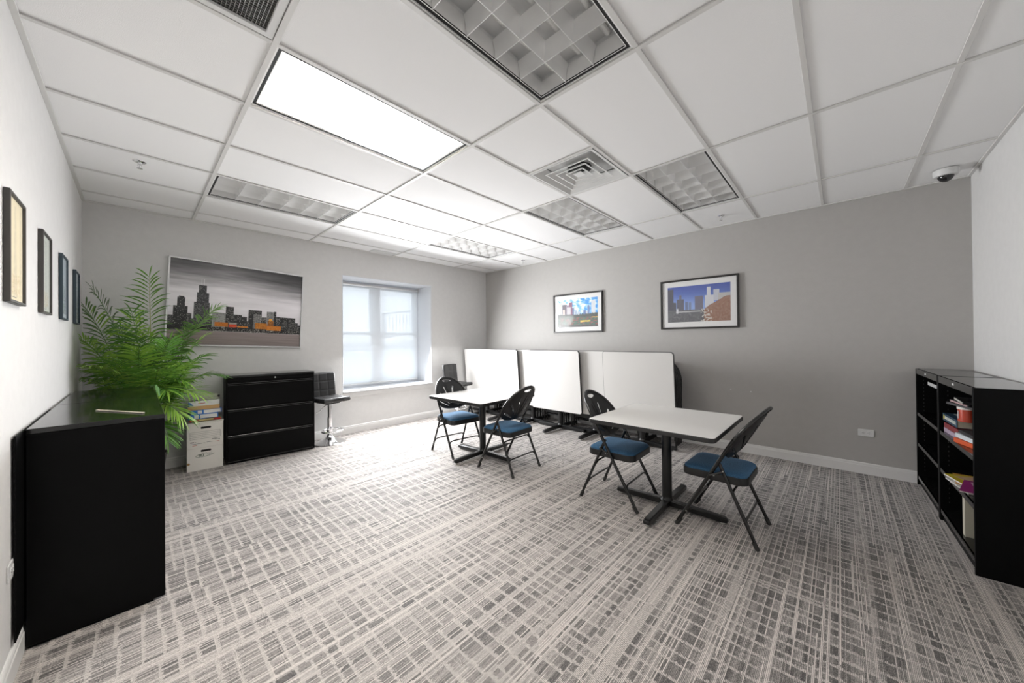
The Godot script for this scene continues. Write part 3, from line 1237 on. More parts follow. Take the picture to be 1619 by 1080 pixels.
func build_chairs() -> void:
	var proto := folding_chair("folding_chair", "blue-seated folding chair at the near table, back turned to the bookcases")
	proto.position = Vector3(2.915, 0, -0.642)
	proto.rotation.y = PI - 0.02
	copy(proto, "blue-seated folding chair at the near table, between the two tables facing the bookcases", Vector3(2.858, 0, -1.425), 0.03)
	copy(proto, "blue-seated folding chair at the far table, its back towards the near table", Vector3(2.725, 0, -2.618), PI + 0.03)
	copy(proto, "blue-seated folding chair at the far table on the window side", Vector3(2.70, 0, -3.468), -0.10)
	# folded chairs standing against the dark wall
	var stack := []
	for k in 4:
		var o := thing("folded_chair", ["black folded chair, outermost of the stack leaning behind the upright tables", "black folded chair, second of the stack leaning behind the upright tables", "black folded chair, third of the stack leaning behind the upright tables", "black folded chair nearest the wall in the stack behind the upright tables"][k], "chair", Vector3(4.80 - 0.068 * (3 - k) - 0.03, 0, -1.722 - 0.003 * k), -PI / 2, "folded chairs leaning at the dark wall")
		var lean := Basis(Vector3.RIGHT, -0.055)
		var mb := MB.new()
		mb.xf = Transform3D(lean, Vector3(0, 0.013, 0))
		var pts := []
		for i in 4:
			pts.append(Vector3(0.216, 0.75 * i / 3.0, 0))
		for i in range(1, 20):
			var t := PI * i / 20.0
			pts.append(Vector3(0.216 * cos(t), 0.75 + 0.30 * sin(t), -bow(0.216 * cos(t), 0.72 + 0.30 * sin(t))))
		for i in 4:
			pts.append(Vector3(-0.216, 0.75 * (3 - i) / 3.0, 0))
		mb.tube(pts, 0.0125, 10)
		put(mb, "back_frame", M.tube_black, o)
		put(chair_panel(Transform3D(lean, Vector3(0, 0.035, 0))), "backrest", M.plastic_black, o, 25.0)
		for s in [-1, 1]:
			mb = MB.new()
			mb.xf = Transform3D(lean, Vector3(0, 0.013, 0))
			mb.tube([Vector3(s * 0.195, 0.06, -0.022), Vector3(s * 0.195, 0.60, -0.018)], 0.0115, 8)
			put(mb, "rear_leg", M.tube_black, o)
		mb = MB.new()
		mb.xf = Transform3D(lean * Basis(Vector3.RIGHT, PI / 2), Vector3(0, 0.013, 0) + lean * Vector3(0, 0.35, 0.0))
		mb.loft(slab(0.37, 0.40, 0.07, -0.010, 0.014, 0.006))
		put(mb, "seat", M.plastic_black, o)
		mb = MB.new()
		mb.xf = Transform3D(lean, Vector3(0, 0.013, 0))
		mb.tube([Vector3(-0.195, 0.12, -0.022), Vector3(0.195, 0.12, -0.022)], 0.0075, 8)
		put(mb, "crossbar", M.tube_black, o)
		stack.append(o)
	# more of them fill the dark gaps between the table bases
	for z in [-2.225, -2.865, -3.447, -4.032, -4.588]:
		for k in 3:
			var c := copy(stack[0], "black folded chair in the dark row behind the tipped-up tables", Vector3(4.625 + 0.068 * k, 0, z), -PI / 2)
			c.set_meta("group", "folded chairs in the dark row behind the tipped-up tables")


# ---------------------------------------------------------------- bar stools
func build_stools() -> void:
	var o := thing("bar_stool", "black tufted bar stool with chrome base beside the three-drawer cabinet", "stool", Vector3(1.778, 0, -5.05), 0.15, "black tufted bar stools")
	var mb := MB.new()
	mb.lathe([Vector2(0.195, 0.0), Vector2(0.197, 0.006), Vector2(0.190, 0.011), Vector2(0.14, 0.026), Vector2(0.08, 0.050), Vector2(0.045, 0.080), Vector2(0.036, 0.105), Vector2(0.034, 0.115)], 40)
	put(mb, "base", M.chrome, o)
	mb = MB.new()
	mb.lathe([Vector2(0.030, 0.115), Vector2(0.030, 0.34), Vector2(0.026, 0.345), Vector2(0.026, 0.53)], 24)
	put(mb, "column", M.chrome, o)
	mb = MB.new()
	var ring := []
	for k in 28:
		var a := TAU * k / 28.0
		ring.append(Vector3(0.135 * cos(a), 0.172, 0.075 + 0.115 * sin(a)))
	mb.tube(ring, 0.011, 10, true)
	mb.lathe([Vector2(0.036, 0.150), Vector2(0.038, 0.155), Vector2(0.038, 0.190), Vector2(0.036, 0.195)], 20)
	put(mb, "footrest", M.chrome, o)
	mb = MB.new()
	mb.tube([Vector3(-0.03, 0.515, 0.0), Vector3(-0.10, 0.49, 0.02), Vector3(-0.15, 0.44, 0.03), Vector3(-0.20, 0.425, 0.03)], 0.005, 8)
	put(mb, "lift_lever", M.chrome, o)
	mb = MB.new()
	mb.box(Vector3(0, 0.535, 0), Vector3(0.18, 0.012, 0.18), 0.002)
	put(mb, "seat_plate", M.dark, o)
	# cushions with stitched squares
	var pad := func(cols: int, rows: int, w: float, h: float, thick: float, curl: float) -> MB:
		var b := MB.new()
		var nx := cols * 12
		var ny := rows * 12
		var top := []
		for j in ny + 1:
			var line := []
			for i in nx + 1:
				var x := (float(i) / nx - 0.5)
				var y := (float(j) / ny - 0.5)
				var fx := absf(sin(PI * cols * (x + 0.5)))
				var fy := absf(sin(PI * rows * (y + 0.5)))
				var puff := thick * (0.80 + 0.20 * pow(fx * fy, 0.16))
				var edge := minf(1.0, minf((0.5 - absf(x)) * w, (0.5 - absf(y)) * h) / 0.022)
				var rim := sqrt(clampf(1.0 - pow(1.0 - edge, 2.0), 0.0, 1.0))
				var cx := absf(x) * 2.0
				var cy := absf(y) * 2.0
				var k := 1.0 - 0.03 * pow(cx * cy, 4.0)
				line.append(Vector3(x * w * k, y * h * k, puff * rim * 0.5 + curl * (4 * y * y)))
			top.append(line)
		for side in [1.0, -1.0]:
			for j in ny:
				for i in nx:
					var q := []
					for d in [[0, 0], [1, 0], [1, 1], [0, 1]]:
						var p: Vector3 = top[j + d[1]][i + d[0]]
						var c0: float = curl * pow(2.0 * p.y / h, 2.0)
						q.append(Vector3(p.x, p.y, c0 + (p.z - c0) * side))
					if side > 0:
						b.quad(q[0], q[1], q[2], q[3])
					else:
						b.quad(q[3], q[2], q[1], q[0])
		return b
	var seat: MB = pad.call(3, 3, 0.37, 0.38, 0.060, 0.008)
	var sm := seat.mesh(70.0)
	var si := put_mesh(sm, "seat", M.leather, o)
	si.transform = Transform3D(Basis(Vector3.RIGHT, -PI / 2), Vector3(0, 0.582, 0.02))
	var back: MB = pad.call(3, 3, 0.345, 0.36, 0.052, 0.0)
	var bi := put_mesh(back.mesh(70.0), "backrest", M.leather, o)
	bi.transform = Transform3D(Basis(Vector3.RIGHT, -0.12), Vector3(0, 0.755, -0.175))
	copy(o, "black tufted bar stool in the far corner behind the chair at the far table", Vector3(3.895, 0, -5.0), 0.16)


# ---------------------------------------------------------------- filing cabinets and bookcases
func file_cabinet(label: String, at: Vector3, turn: float, W: float, D: float, H: float) -> Node3D:
	# origin on the floor at the middle of the front, front looks to +z
	var o := thing("file_cabinet", label, "cabinet", at, turn, "black lateral file cabinets")
	var mb := MB.new()
	mb.box(Vector3(0, 0.012 + (H - 0.037) / 2, -D / 2 - 0.006), Vector3(W, H - 0.037, D - 0.012), 0.003)
	mb.box(Vector3(0, 0.010, -D / 2 - 0.02), Vector3(W - 0.02, 0.02, D - 0.05))
	put(mb, "body", M.cab_black, o)
	for s in [-1, 1]:
		mb = MB.new()
		mb.box(Vector3(s * (W / 2 - 0.006), 0.012 + (H - 0.037) / 2, -0.0085), Vector3(0.012, H - 0.037, 0.016), 0.002)
		put(mb, "side_flange", M.cab_black, o)
	mb = MB.new()
	mb.box(Vector3(0, H - 0.0125, -D / 2), Vector3(W, 0.025, D), 0.003)
	put(mb, "top", M.black_top, o)
	mb = MB.new()
	mb.box(Vector3(0, H - 0.048, -0.005), Vector3(W - 0.03, 0.036, 0.010), 0.002)
	put(mb, "header_rail", M.cab_black, o)
	mb = MB.new()
	mb.xf = Transform3D(Basis(Vector3.RIGHT, PI / 2), Vector3(0.02, H - 0.045, 0.0))
	mb.lathe([Vector2(0.008, -0.001), Vector2(0.008, 0.004), Vector2(0.006, 0.006)], 16)
	put(mb, "lock", M.rivet, o)
	var usable := H - 0.072 - 0.035
	var dh := usable / 3.0
	for k in 3:
		var y0 := 0.035 + k * dh
		mb = MB.new()
		mb.box(Vector3(0, y0 + (dh - 0.034) / 2, -0.011), Vector3(W - 0.03, dh - 0.034, 0.020), 0.003)
		var dr := put(mb, "drawer", M.cab_black, o)
		mb = MB.new()    # full-width pull: a rolled lip over a shadow gap
		var lip := [Vector2(-0.004, dh - 0.0185), Vector2(0.010, dh - 0.018), Vector2(0.013, dh - 0.0165), Vector2(0.012, dh - 0.0145), Vector2(0.006, dh - 0.0135), Vector2(-0.004, dh - 0.0145)]
		var loops := []
		for e in [-1, 1]:
			var L := []
			for p in lip:
				L.append(Vector3(e * (W / 2 - 0.015), y0 + p.y, p.x - 0.012))
			loops.append(L)
		mb.loft(loops)
		mb.box(Vector3(0, y0 + dh - 0.0335, -0.003), Vector3(W - 0.032, 0.0035, 0.006), 0.001)  # thin pale strip added as the second highlight line of each drawer
		put(mb, "pull", M.cab_edge, dr)
	mb = MB.new()
	mb.box(Vector3(0, 0.030, -0.004), Vector3(W - 0.03, 0.004, 0.012), 0.001)
	put(mb, "bottom_strip", M.cab_edge, o)
	return o


func build_cabinets() -> void:
	file_cabinet("black three-drawer lateral file cabinet on the window wall beside the boxes", Vector3(1.111, 0, -4.937), -0.075, 0.872, 0.362, 0.985)
	file_cabinet("large black file cabinet in the left foreground, plain side panel towards the viewer", Vector3(0.107, 0, -3.115), PI / 2, 0.914, 0.441, 0.978)
	file_cabinet("black file cabinet in front of the palm, continuing the foreground cabinet along the left wall", Vector3(0.107, 0, -4.032), PI / 2, 0.914, 0.441, 0.978)
	var board := MB.new()  # thin black sheet filling the dark strip on the wall beside the cabinet
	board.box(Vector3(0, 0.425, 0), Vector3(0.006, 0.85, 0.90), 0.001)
	var bo := put(board, "dark_strip", M.cab_black)
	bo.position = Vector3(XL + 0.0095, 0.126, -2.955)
	tag(bo, "flat dark strip between the foreground cabinet and the left wall", "board")
	var o := thing("wooden_strip", "thin pale wooden strip lying on the foreground black cabinet", "strip", Vector3(-0.06, 0.979, -2.93), 0.0)
	var mb := MB.new()
	mb.box(Vector3(0, 0.0025, 0), Vector3(0.37, 0.004, 0.013), 0.001, Basis(Vector3.UP, -1.07))
	put(mb, "slat", mat(lin(0.62, 0.57, 0.48), 0.6), o)
	mb = MB.new()
	mb.box(Vector3(0.0, 0.0043, 0.0), Vector3(0.365, 0.0008, 0.004), 0.0, Basis(Vector3.UP, -1.07))
	put(mb, "edge_inlay", mat(lin(0.30, 0.24, 0.15), 0.6), o)


func bookcase(label: String, at: Vector3, turn: float, W: float, D: float, H: float) -> Node3D:
	# origin on the floor at the middle of the back; the open front looks to -z
	var o := thing("bookcase", label, "bookcase", at, turn, "black metal bookcases")
	var mb := MB.new()
	for s in [-1, 1]:
		mb = MB.new()
		mb.box(Vector3(s * (W / 2 - 0.011), H / 2, -D / 2), Vector3(0.022, H, D), 0.002)
		put(mb, "side_panel", M.cab_black, o)
		mb = MB.new()
		for k in 26:
			mb.box(Vector3(s * (W / 2 - 0.0225), 0.14 + k * 0.034, -D + 0.045), Vector3(0.0012, 0.012, 0.005))
		put(mb, "slotted_strip", M.dark, o)
	mb = MB.new()
	mb.box(Vector3(0, H / 2, -0.006), Vector3(W - 0.044, H - 0.02, 0.010))
	put(mb, "back_panel", M.cab_black, o)
	mb = MB.new()
	mb.box(Vector3(0, H - 0.008, -D / 2), Vector3(W - 0.044, 0.016, D - 0.001), 0.002)
	mb.box(Vector3(0, H - 0.024, -D + 0.009), Vector3(W - 0.044, 0.048, 0.016), 0.002)
	put(mb, "top", M.black_top, o)
	mb = MB.new()
	mb.box(Vector3(0, H - 0.022, -D - 0.0005), Vector3(0.034, 0.013, 0.002), 0.0005)
	put(mb, "label_plate", M.white_plastic, o)
	for y in [0.085, 0.388, 0.665]:
		mb = MB.new()
		mb.box(Vector3(0, y - 0.006, -D / 2 - 0.003), Vector3(W - 0.046, 0.012, D - 0.018), 0.001)
		mb.box(Vector3(0, y - 0.014, -D + 0.010), Vector3(W - 0.046, 0.028, 0.014), 0.002)
		put(mb, "shelf", M.black_top, o)
	mb = MB.new()
	mb.box(Vector3(0, 0.037, -D + 0.022), Vector3(W - 0.046, 0.070, 0.012), 0.001)
	put(mb, "toe_kick", M.cab_black, o)
	return o


# ---------------------------------------------------------------- books and small things
func book(called: String, label: String, category: String, at: Vector3, turn: float, size: Vector3, cover: Color, pages: Color, standing := false) -> Node3D:
	# lying: size = (long side x, thickness y, short side z), spine along -z
	var o := thing(called, label, category, at, turn)
	var holder: Node3D = o
	var tilt := Transform3D()
	if standing:   # long side up, spine towards -z
		tilt = Transform3D(Basis(Vector3(0, 1, 0), Vector3(-1, 0, 0), Vector3(0, 0, 1)), Vector3(0, size.x / 2, 0) + Vector3(size.y / 2, 0, 0))
	var cm := mat(cover, 0.45)
	var mb := MB.new()
	mb.xf = tilt
	var t := 0.0022
	mb.box(Vector3(0, t / 2, 0), Vector3(size.x, t, size.z), 0.0006)
	mb.box(Vector3(0, size.y - t / 2, 0), Vector3(size.x, t, size.z), 0.0006)
	mb.box(Vector3(0, size.y / 2, -size.z / 2 + t / 2), Vector3(size.x, size.y, t), 0.0006)
	put(mb, "cover", cm, o)
	mb = MB.new()
	mb.xf = tilt
	mb.box(Vector3(0, size.y / 2, 0.001), Vector3(size.x - 0.006, size.y - 2 * t, size.z - 0.007))
	put(mb, "pages", mat(pages, 0.8), o)
	return o


func build_bookcases() -> void:
	var th := 0.026
	var D := 0.285
	var H := 1.062
	bookcase("low black metal bookcase nearer the viewer, holding stacked books and magazines", Vector3(3.657, 0, 0.824), th, 0.832, D, H)
	bookcase("low black metal bookcase in the corner by the dark wall, nearly empty", Vector3(4.492, 0, 0.803), th, 0.826, D, H)
	var cream := lin(0.62, 0.57, 0.45)
	var y := 0.6655
	book("book", "pale lilac book at the bottom left of the stack on the upper shelf", "book", Vector3(3.865, y, 0.665), th + 0.04, Vector3(0.30, 0.032, 0.215), lin(0.42, 0.33, 0.42), lin(0.5, 0.42, 0.48))
	book("book", "orange and white covered book at the bottom right of the stack", "book", Vector3(3.555, y, 0.665), th + 0.26, Vector3(0.25, 0.030, 0.19), lin(0.62, 0.10, 0.03), cream)
	book("book", "white paperback lying on the orange book", "book", Vector3(3.56, y + 0.031, 0.668), th + 0.18, Vector3(0.26, 0.028, 0.19), lin(0.62, 0.66, 0.68), lin(0.66, 0.63, 0.56))
	book("book", "cream-paged book with dark red cover in the middle of the stack", "book", Vector3(3.865, y + 0.033, 0.660), th + 0.05, Vector3(0.28, 0.036, 0.205), lin(0.22, 0.03, 0.035), cream)
	book("book", "slim black book lying on the white paperback", "book", Vector3(3.56, y + 0.060, 0.668), th + 0.10, Vector3(0.24, 0.020, 0.18), lin(0.03, 0.03, 0.032), lin(0.5, 0.5, 0.48))
	var big := book("book", "large dark blue hardback with pale lettering on top of the stack", "book", Vector3(3.865, y + 0.081, 0.668), th + 0.03, Vector3(0.31, 0.052, 0.23), lin(0.015, 0.05, 0.09), cream)
	# lettering blocks on the cover and spine, as far as they can be made out
	var lm := mat(lin(0.70, 0.70, 0.62), 0.6)
	var mb := MB.new()
	for k in 7:
		mb.box(Vector3(-0.11 + k * 0.036, 0.0522, -0.055), Vector3(0.024, 0.0006, 0.034))
	for k in 6:
		mb.box(Vector3(-0.10 + k * 0.040, 0.0522, 0.0), Vector3(0.026, 0.0006, 0.030))
	for k in 9:
		mb.box(Vector3(-0.12 + k * 0.027, 0.026, -0.1153), Vector3(0.015, 0.022, 0.0006))
	put(mb, "cover_lettering", lm, big)
	mb = MB.new()
	mb.box(Vector3(0.125, 0.026, -0.1154), Vector3(0.024, 0.03, 0.0006))
	put(mb, "yellow_badge", mat(lin(0.65, 0.5, 0.04), 0.6), big)
	var o := thing("jar", "red jar with a white lid among the books", "jar", Vector3(3.67, y + 0.134, 0.603))
	mb = MB.new()
	mb.lathe([Vector2(0.040, 0.0), Vector2(0.043, 0.004), Vector2(0.043, 0.078), Vector2(0.041, 0.082)], 28)
	put(mb, "body", mat(lin(0.50, 0.06, 0.03), 0.3), o)
	mb = MB.new()
	mb.lathe([Vector2(0.045, 0.080), Vector2(0.046, 0.083), Vector2(0.046, 0.097), Vector2(0.044, 0.099)], 28)
	put(mb, "lid", M.card, o)
	mb = MB.new()
	mb.box(Vector3(-0.012, 0.045, -0.0425), Vector3(0.014, 0.05, 0.002))
	put(mb, "label_strip", M.white, o)
	var labels := ["black disc case resting on the red jar, lowest of the pile", "black disc case, second of the pile on the red jar", "pale-edged disc case on top of the pile on the red jar"]
	for k in 3:
		o = thing("disc_case", labels[k], "case", Vector3(3.64 - 0.012 * k, y + 0.2335 + k * 0.0165, 0.650), th + [0.25, 0.1, -0.05][k], "disc cases on the red jar")
		mb = MB.new()
		mb.box(Vector3(0, 0.008, 0), Vector3(0.27, 0.015, 0.19), 0.0015)
		put(mb, "case", mat(lin(0.022, 0.022, 0.024), 0.3), o)
		mb = MB.new()
		mb.box(Vector3(0, 0.008, -0.0955), Vector3(0.24, 0.010, 0.0012))
		put(mb, "spine_insert", mat([lin(0.08, 0.08, 0.085), lin(0.45, 0.30, 0.30), lin(0.55, 0.54, 0.48)][k], 0.4), o)
	# magazines on the middle shelf
	var ym := 0.3885
	for d in [["white magazine with an orange pattern, lowest on the middle shelf", Vector3(3.62, ym, 0.645), 0.14, Vector3(0.30, 0.008, 0.215), lin(0.72, 0.70, 0.68), lin(0.55, 0.16, 0.04)], ["orange and brown magazine on the middle shelf", Vector3(3.72, ym + 0.009, 0.655), -0.12, Vector3(0.28, 0.007, 0.21), lin(0.60, 0.28, 0.06), lin(0.14, 0.04, 0.02)], ["yellow and peach magazine on the middle shelf", Vector3(3.66, ym + 0.017, 0.655), 0.22, Vector3(0.30, 0.010, 0.22), lin(0.62, 0.50, 0.03), lin(0.62, 0.42, 0.26)], ["purple magazine on top on the middle shelf", Vector3(3.50, ym + 0.028, 0.652), -0.25, Vector3(0.28, 0.007, 0.21), lin(0.32, 0.03, 0.19), lin(0.7, 0.55, 0.65)]]:
		o = thing("magazine", d[0], "magazine", d[1], th + d[2], "magazines on the middle shelf")
		mb = MB.new()
		var s: Vector3 = d[3]
		mb.box(Vector3(0, s.y / 2 - 0.0005, 0), Vector3(s.x - 0.003, s.y - 0.001, s.z - 0.003))
		put(mb, "pages", mat(lin(0.66, 0.65, 0.62), 0.7), o)
		mb = MB.new()
		mb.box(Vector3(0, s.y - 0.0003, 0), Vector3(s.x, 0.0006, s.z))
		put(mb, "cover", mat(d[4], 0.35), o)
		mb = MB.new()
		mb.box(Vector3(s.x * 0.22, s.y + 0.0003, -s.z * 0.1), Vector3(s.x * 0.35, 0.0005, s.z * 0.45), 0.0, Basis(Vector3.UP, 0.2))
		put(mb, "cover_print", mat(d[5], 0.35), o)
	# standing on the bottom shelf
	var yb := 0.0855
	book("binder", "tall cream binder standing at the front of the bottom shelf", "binder", Vector3(3.60, yb, 0.690), th, Vector3(0.262, 0.05, 0.245), lin(0.60, 0.57, 0.46), lin(0.6, 0.58, 0.5), true)
	var cols := [lin(0.03, 0.03, 0.03), lin(0.25, 0.05, 0.22), lin(0.10, 0.30, 0.28), lin(0.35, 0.42, 0.20), lin(0.30, 0.08, 0.10)]
	var lb := ["thin black book standing beside the cream binder", "thin purple book standing on the bottom shelf", "thin teal book standing on the bottom shelf", "thin green book standing on the bottom shelf", "thin dark red book standing on the bottom shelf"]
	for k in 5:
		book("book", lb[k], "book", Vector3(3.642 + k * 0.025, yb, 0.698 + 0.003 * k), th, Vector3(0.280 - 0.012 * (k % 2), 0.022, 0.215), cols[k], lin(0.6, 0.58, 0.52), true)
	# in the far bookcase
	book("binder", "pink folder standing on the bottom shelf of the corner bookcase", "folder", Vector3(4.245, yb, 0.672), th, Vector3(0.275, 0.022, 0.23), lin(0.55, 0.12, 0.15), lin(0.6, 0.25, 0.27), true)
	o = thing("shelf_sign", "white sign strip inside the top of the corner bookcase", "sign", Vector3(4.33, 0.952, 0.540), th)
	mb = MB.new()
	mb.box(Vector3(0, 0.012, 0), Vector3(0.36, 0.026, 0.003), 0.0008)
	put(mb, "strip", mat(lin(0.55, 0.55, 0.54), 0.5), o)


func build_boxes() -> void:
	var turn := -0.06
	var base := Vector3(0.508, 0, -5.0)    # middle of the front
	var W := 0.294
	var D := 0.275
	for k in 2:
		var y := k * 0.2405
		var H := 0.240 if k == 0 else 0.262
		var o := thing("storage_box", ["white cardboard storage box on the floor printed with a green logo", "white cardboard storage box with a ruled label, stacked on the logo box"][k], "box", base + Vector3(0, y, 0), turn, "cardboard storage boxes")
		var mb := MB.new()
		mb.box(Vector3(0, H / 2, -D / 2), Vector3(W, H, D), 0.003)
		put(mb, "carton", M.card, o)
		mb = MB.new()
		mb.xf = Transform3D(Basis(Vector3.RIGHT, PI / 2), Vector3(0.005, H - 0.034 if k == 0 else H - 0.052, 0))
		mb.loft(slab(0.085, 0.022, 0.0105, 0.0, 0.0012, 0.0004))
		put(mb, "hand_hole", M.card_in, o)
		if k == 0:
			# logo: swoosh oval and lettering
			mb = MB.new()
			var pts := []
			for i in 30:
				var a := TAU * (0.22 + 0.74 * i / 29.0)
				pts.append(Vector3(0.075 * cos(a), H - 0.080 + 0.018 * sin(a), 0.0012))
			mb.xf = Transform3D(Basis(Vector3(1, 0.10, 0), Vector3(0, 1, 0), Vector3(0, 0, 1)), Vector3(-0.002, 0, 0))
			mb.tube(pts, 0.0016, 6)
			put(mb, "logo_swoosh", M.print_green, o)
			for w in [["TRI", -0.058, M.print_green, 700], ["TEC", 0.008, M.print_pale, 400]]:
				var tm := TextMesh.new()
				var fnt := SystemFont.new()
				fnt.font_names = PackedStringArray(["Droid Sans"])
				fnt.font_weight = w[3]
				tm.font = fnt
				tm.text = w[0]
				tm.font_size = 32
				tm.pixel_size = 0.00095
				tm.depth = 0.001
				tm.horizontal_alignment = HORIZONTAL_ALIGNMENT_LEFT
				var t := put_mesh(tm, "logo_lettering", w[2], o)
				t.position = Vector3(w[1], H - 0.078 + 0.10 * w[1], 0.0008)
				t.rotation.z = 0.08
			mb = MB.new()
			mb.lathe([Vector2(0.0, 0.0), Vector2(0.012, 0.0), Vector2(0.012, 0.0005)], 14)
			var worn := put(mb, "worn_patch", mat(lin(0.42, 0.25, 0.10), 0.8), o)
			worn.transform = Transform3D(Basis(Vector3.RIGHT, PI / 2), Vector3(-W / 2 + 0.013, 0.085, 0.0003))
		else:
			mb = MB.new()
			for i in 5:
				mb.box(Vector3(0.0, 0.150 - 0.0185 * i + 0.0185, 0.0004), Vector3(0.245, 0.0018, 0.0008))
			for s in [-1, 1]:
				mb.box(Vector3(s * 0.1225, 0.1315, 0.0004), Vector3(0.0018, 0.075, 0.0008))
			put(mb, "ruled_label", M.print_grey, o)
			mb = MB.new()
			for d in [[-0.105, 0.064, 0.028, 0.009], [-0.079, 0.062, 0.010, 0.004], [0.088, 0.080, 0.07, 0.003], [0.070, 0.074, 0.05, 0.003], [0.098, 0.066, 0.045, 0.004], [-0.06, 0.046, 0.12, 0.003], [0.035, 0.050, 0.05, 0.003]]:
				mb.box(Vector3(d[0], d[1], 0.0004), Vector3(d[2], d[3], 0.0008))
			put(mb, "small_print", M.print_grey, o)
			mb = MB.new()
			mb.box(Vector3(0.095, 0.046, 0.0004), Vector3(0.04, 0.004, 0.0008))
			put(mb, "red_print", M.print_red, o)
			mb = MB.new()
			mb.box(Vector3(-0.085, 0.030, 0.0004), Vector3(0.035, 0.004, 0.0008))
			put(mb, "red_print", M.print_red, o)
			mb = MB.new()   # open lid flaps spread over the top
			mb.box(Vector3(0.0, H + 0.004, -D / 2), Vector3(W + 0.012, 0.005, D + 0.012), 0.001, Basis(Vector3.BACK, 0.02))
			mb.box(Vector3(-W / 2 - 0.006, H - 0.006, -D / 2), Vector3(0.005, 0.022, D), 0.001, Basis(Vector3.BACK, -0.5))
			put(mb, "lid", M.card, o)
	# goods heaped on the boxes
	var top := 0.5125
	var spot := func(x: float, y: float, z: float) -> Vector3:
		return base + Basis(Vector3.UP, turn) * Vector3(x, 0, z) + Vector3(0, y, 0)
	var blue := mat(lin(0.03, 0.19, 0.62), 0.4)
	var white := mat(lin(0.82, 0.82, 0.80), 0.45)
	var brown := mat(lin(0.60, 0.38, 0.17), 0.7)
	var red := mat(lin(0.55, 0.03, 0.03), 0.4)
	var yellow := mat(lin(0.66, 0.52, 0.22), 0.5)
	var items := [["snack_packet", "red and yellow printed packet on top of the storage box", Vector3(0.255, 0.030, 0.20), 0.01, 0.05, yellow, red], ["paper_carton", "flat blue and white carton, lower of two on the box stack", Vector3(0.245, 0.048, 0.215), -0.01, -0.04, blue, white], ["paper_carton", "flat blue and white carton, upper of two on the box stack", Vector3(0.250, 0.046, 0.215), 0.008, 0.05, blue, white], ["paper_carton", "white and brown carton with a blue corner near the top of the box stack", Vector3(0.255, 0.095, 0.22), -0.005, -0.02, white, brown]]
	var y := top
	for k in 4:
		var d: Array = items[k]
		var s: Vector3 = d[2]
		var o := thing(d[0], d[1], "packet" if k == 0 else "carton", spot.call(d[3], y, -0.135), turn + d[4], "" if k == 0 else "cartons on the box stack")
		var mb := MB.new()
		if k == 0:   # a soft bag: bulged in the middle
			var loops := []
			for q in [[0.86, 0.0], [0.97, 0.006], [1.0, 0.015], [0.96, 0.023], [0.80, 0.029], [0.4, 0.030]]:
				var r := []
				for p in rrect(s.x * q[0], s.z * q[0], 0.02 * q[0]):
					r.append(Vector3(p.x, q[1], p.y))
				loops.append(r)
			mb.loft(loops)
			put(mb, "bag", d[5], o)
			mb = MB.new()
			for q in [[0.085, 0.06, 0.018], [-0.09, 0.05, 0.012]]:
				mb.box(Vector3(q[0], 0.013, s.z / 2), Vector3(q[1], q[2], 0.004), 0.001)
				put(mb, "red_print", d[6], o)
				mb = MB.new()
			mb.box(Vector3(-0.125, 0.010, 0.03), Vector3(0.03, 0.016, 0.12), 0.003)
			put(mb, "red_print", d[6], o)
		else:
			mb.box(Vector3(0, s.y / 2, 0), s, 0.002)
			put(mb, "carton", d[5], o)
			mb = MB.new()
			if k < 3:
				mb.box(Vector3(0.045, s.y / 2, s.z / 2 + 0.0004), Vector3(0.14, s.y * 0.82, 0.0008))
				mb.box(Vector3(-0.055, s.y / 2, s.z / 2 + 0.0004), Vector3(0.035, s.y * 0.75, 0.0008))
				put(mb, "front_label", d[6], o)
			else:
				mb.box(Vector3(0, s.y * 0.22, 0), Vector3(s.x + 0.003, s.y * 0.44, s.z + 0.003), 0.001)
				put(mb, "lower_tray", d[6], o)
				mb = MB.new()
				mb.prism(PackedVector2Array([Vector2(-0.125, 0.046), Vector2(-0.085, 0.050), Vector2(-0.105, 0.075), Vector2(-0.125, 0.092)]), s.z / 2 + 0.0002, s.z / 2 + 0.0010)
				put(mb, "blue_corner", blue, o)
				mb = MB.new()
				mb.box(Vector3(-0.02, 0.070, s.z / 2 + 0.0004), Vector3(0.055, 0.006, 0.0008))
				put(mb, "red_print", M.print_red, o)
		y += s.y + 0.0012
	var o2 := thing("envelope_pile", "loose pale envelopes with a black clip on top of the box stack", "papers", spot.call(0.0, y + 0.004, -0.135), turn + 0.03)
	for k in 4:
		var mb := MB.new()
		mb.box(Vector3(0.004 * k - 0.006, 0.004 + 0.0085 * k, -0.003 * k), Vector3(0.245 - 0.01 * k, 0.006, 0.19), 0.002, Basis(Vector3.BACK, 0.035 * (k - 1)))
		put(mb, "envelope", mat(lin(0.60 + 0.03 * k, 0.58 + 0.03 * k, 0.54 + 0.03 * k), 0.6), o2)
	var mb2 := MB.new()
	mb2.box(Vector3(0.112, 0.032, 0.09), Vector3(0.018, 0.022, 0.02), 0.003)
	put(mb2, "clip", M.dark, o2)


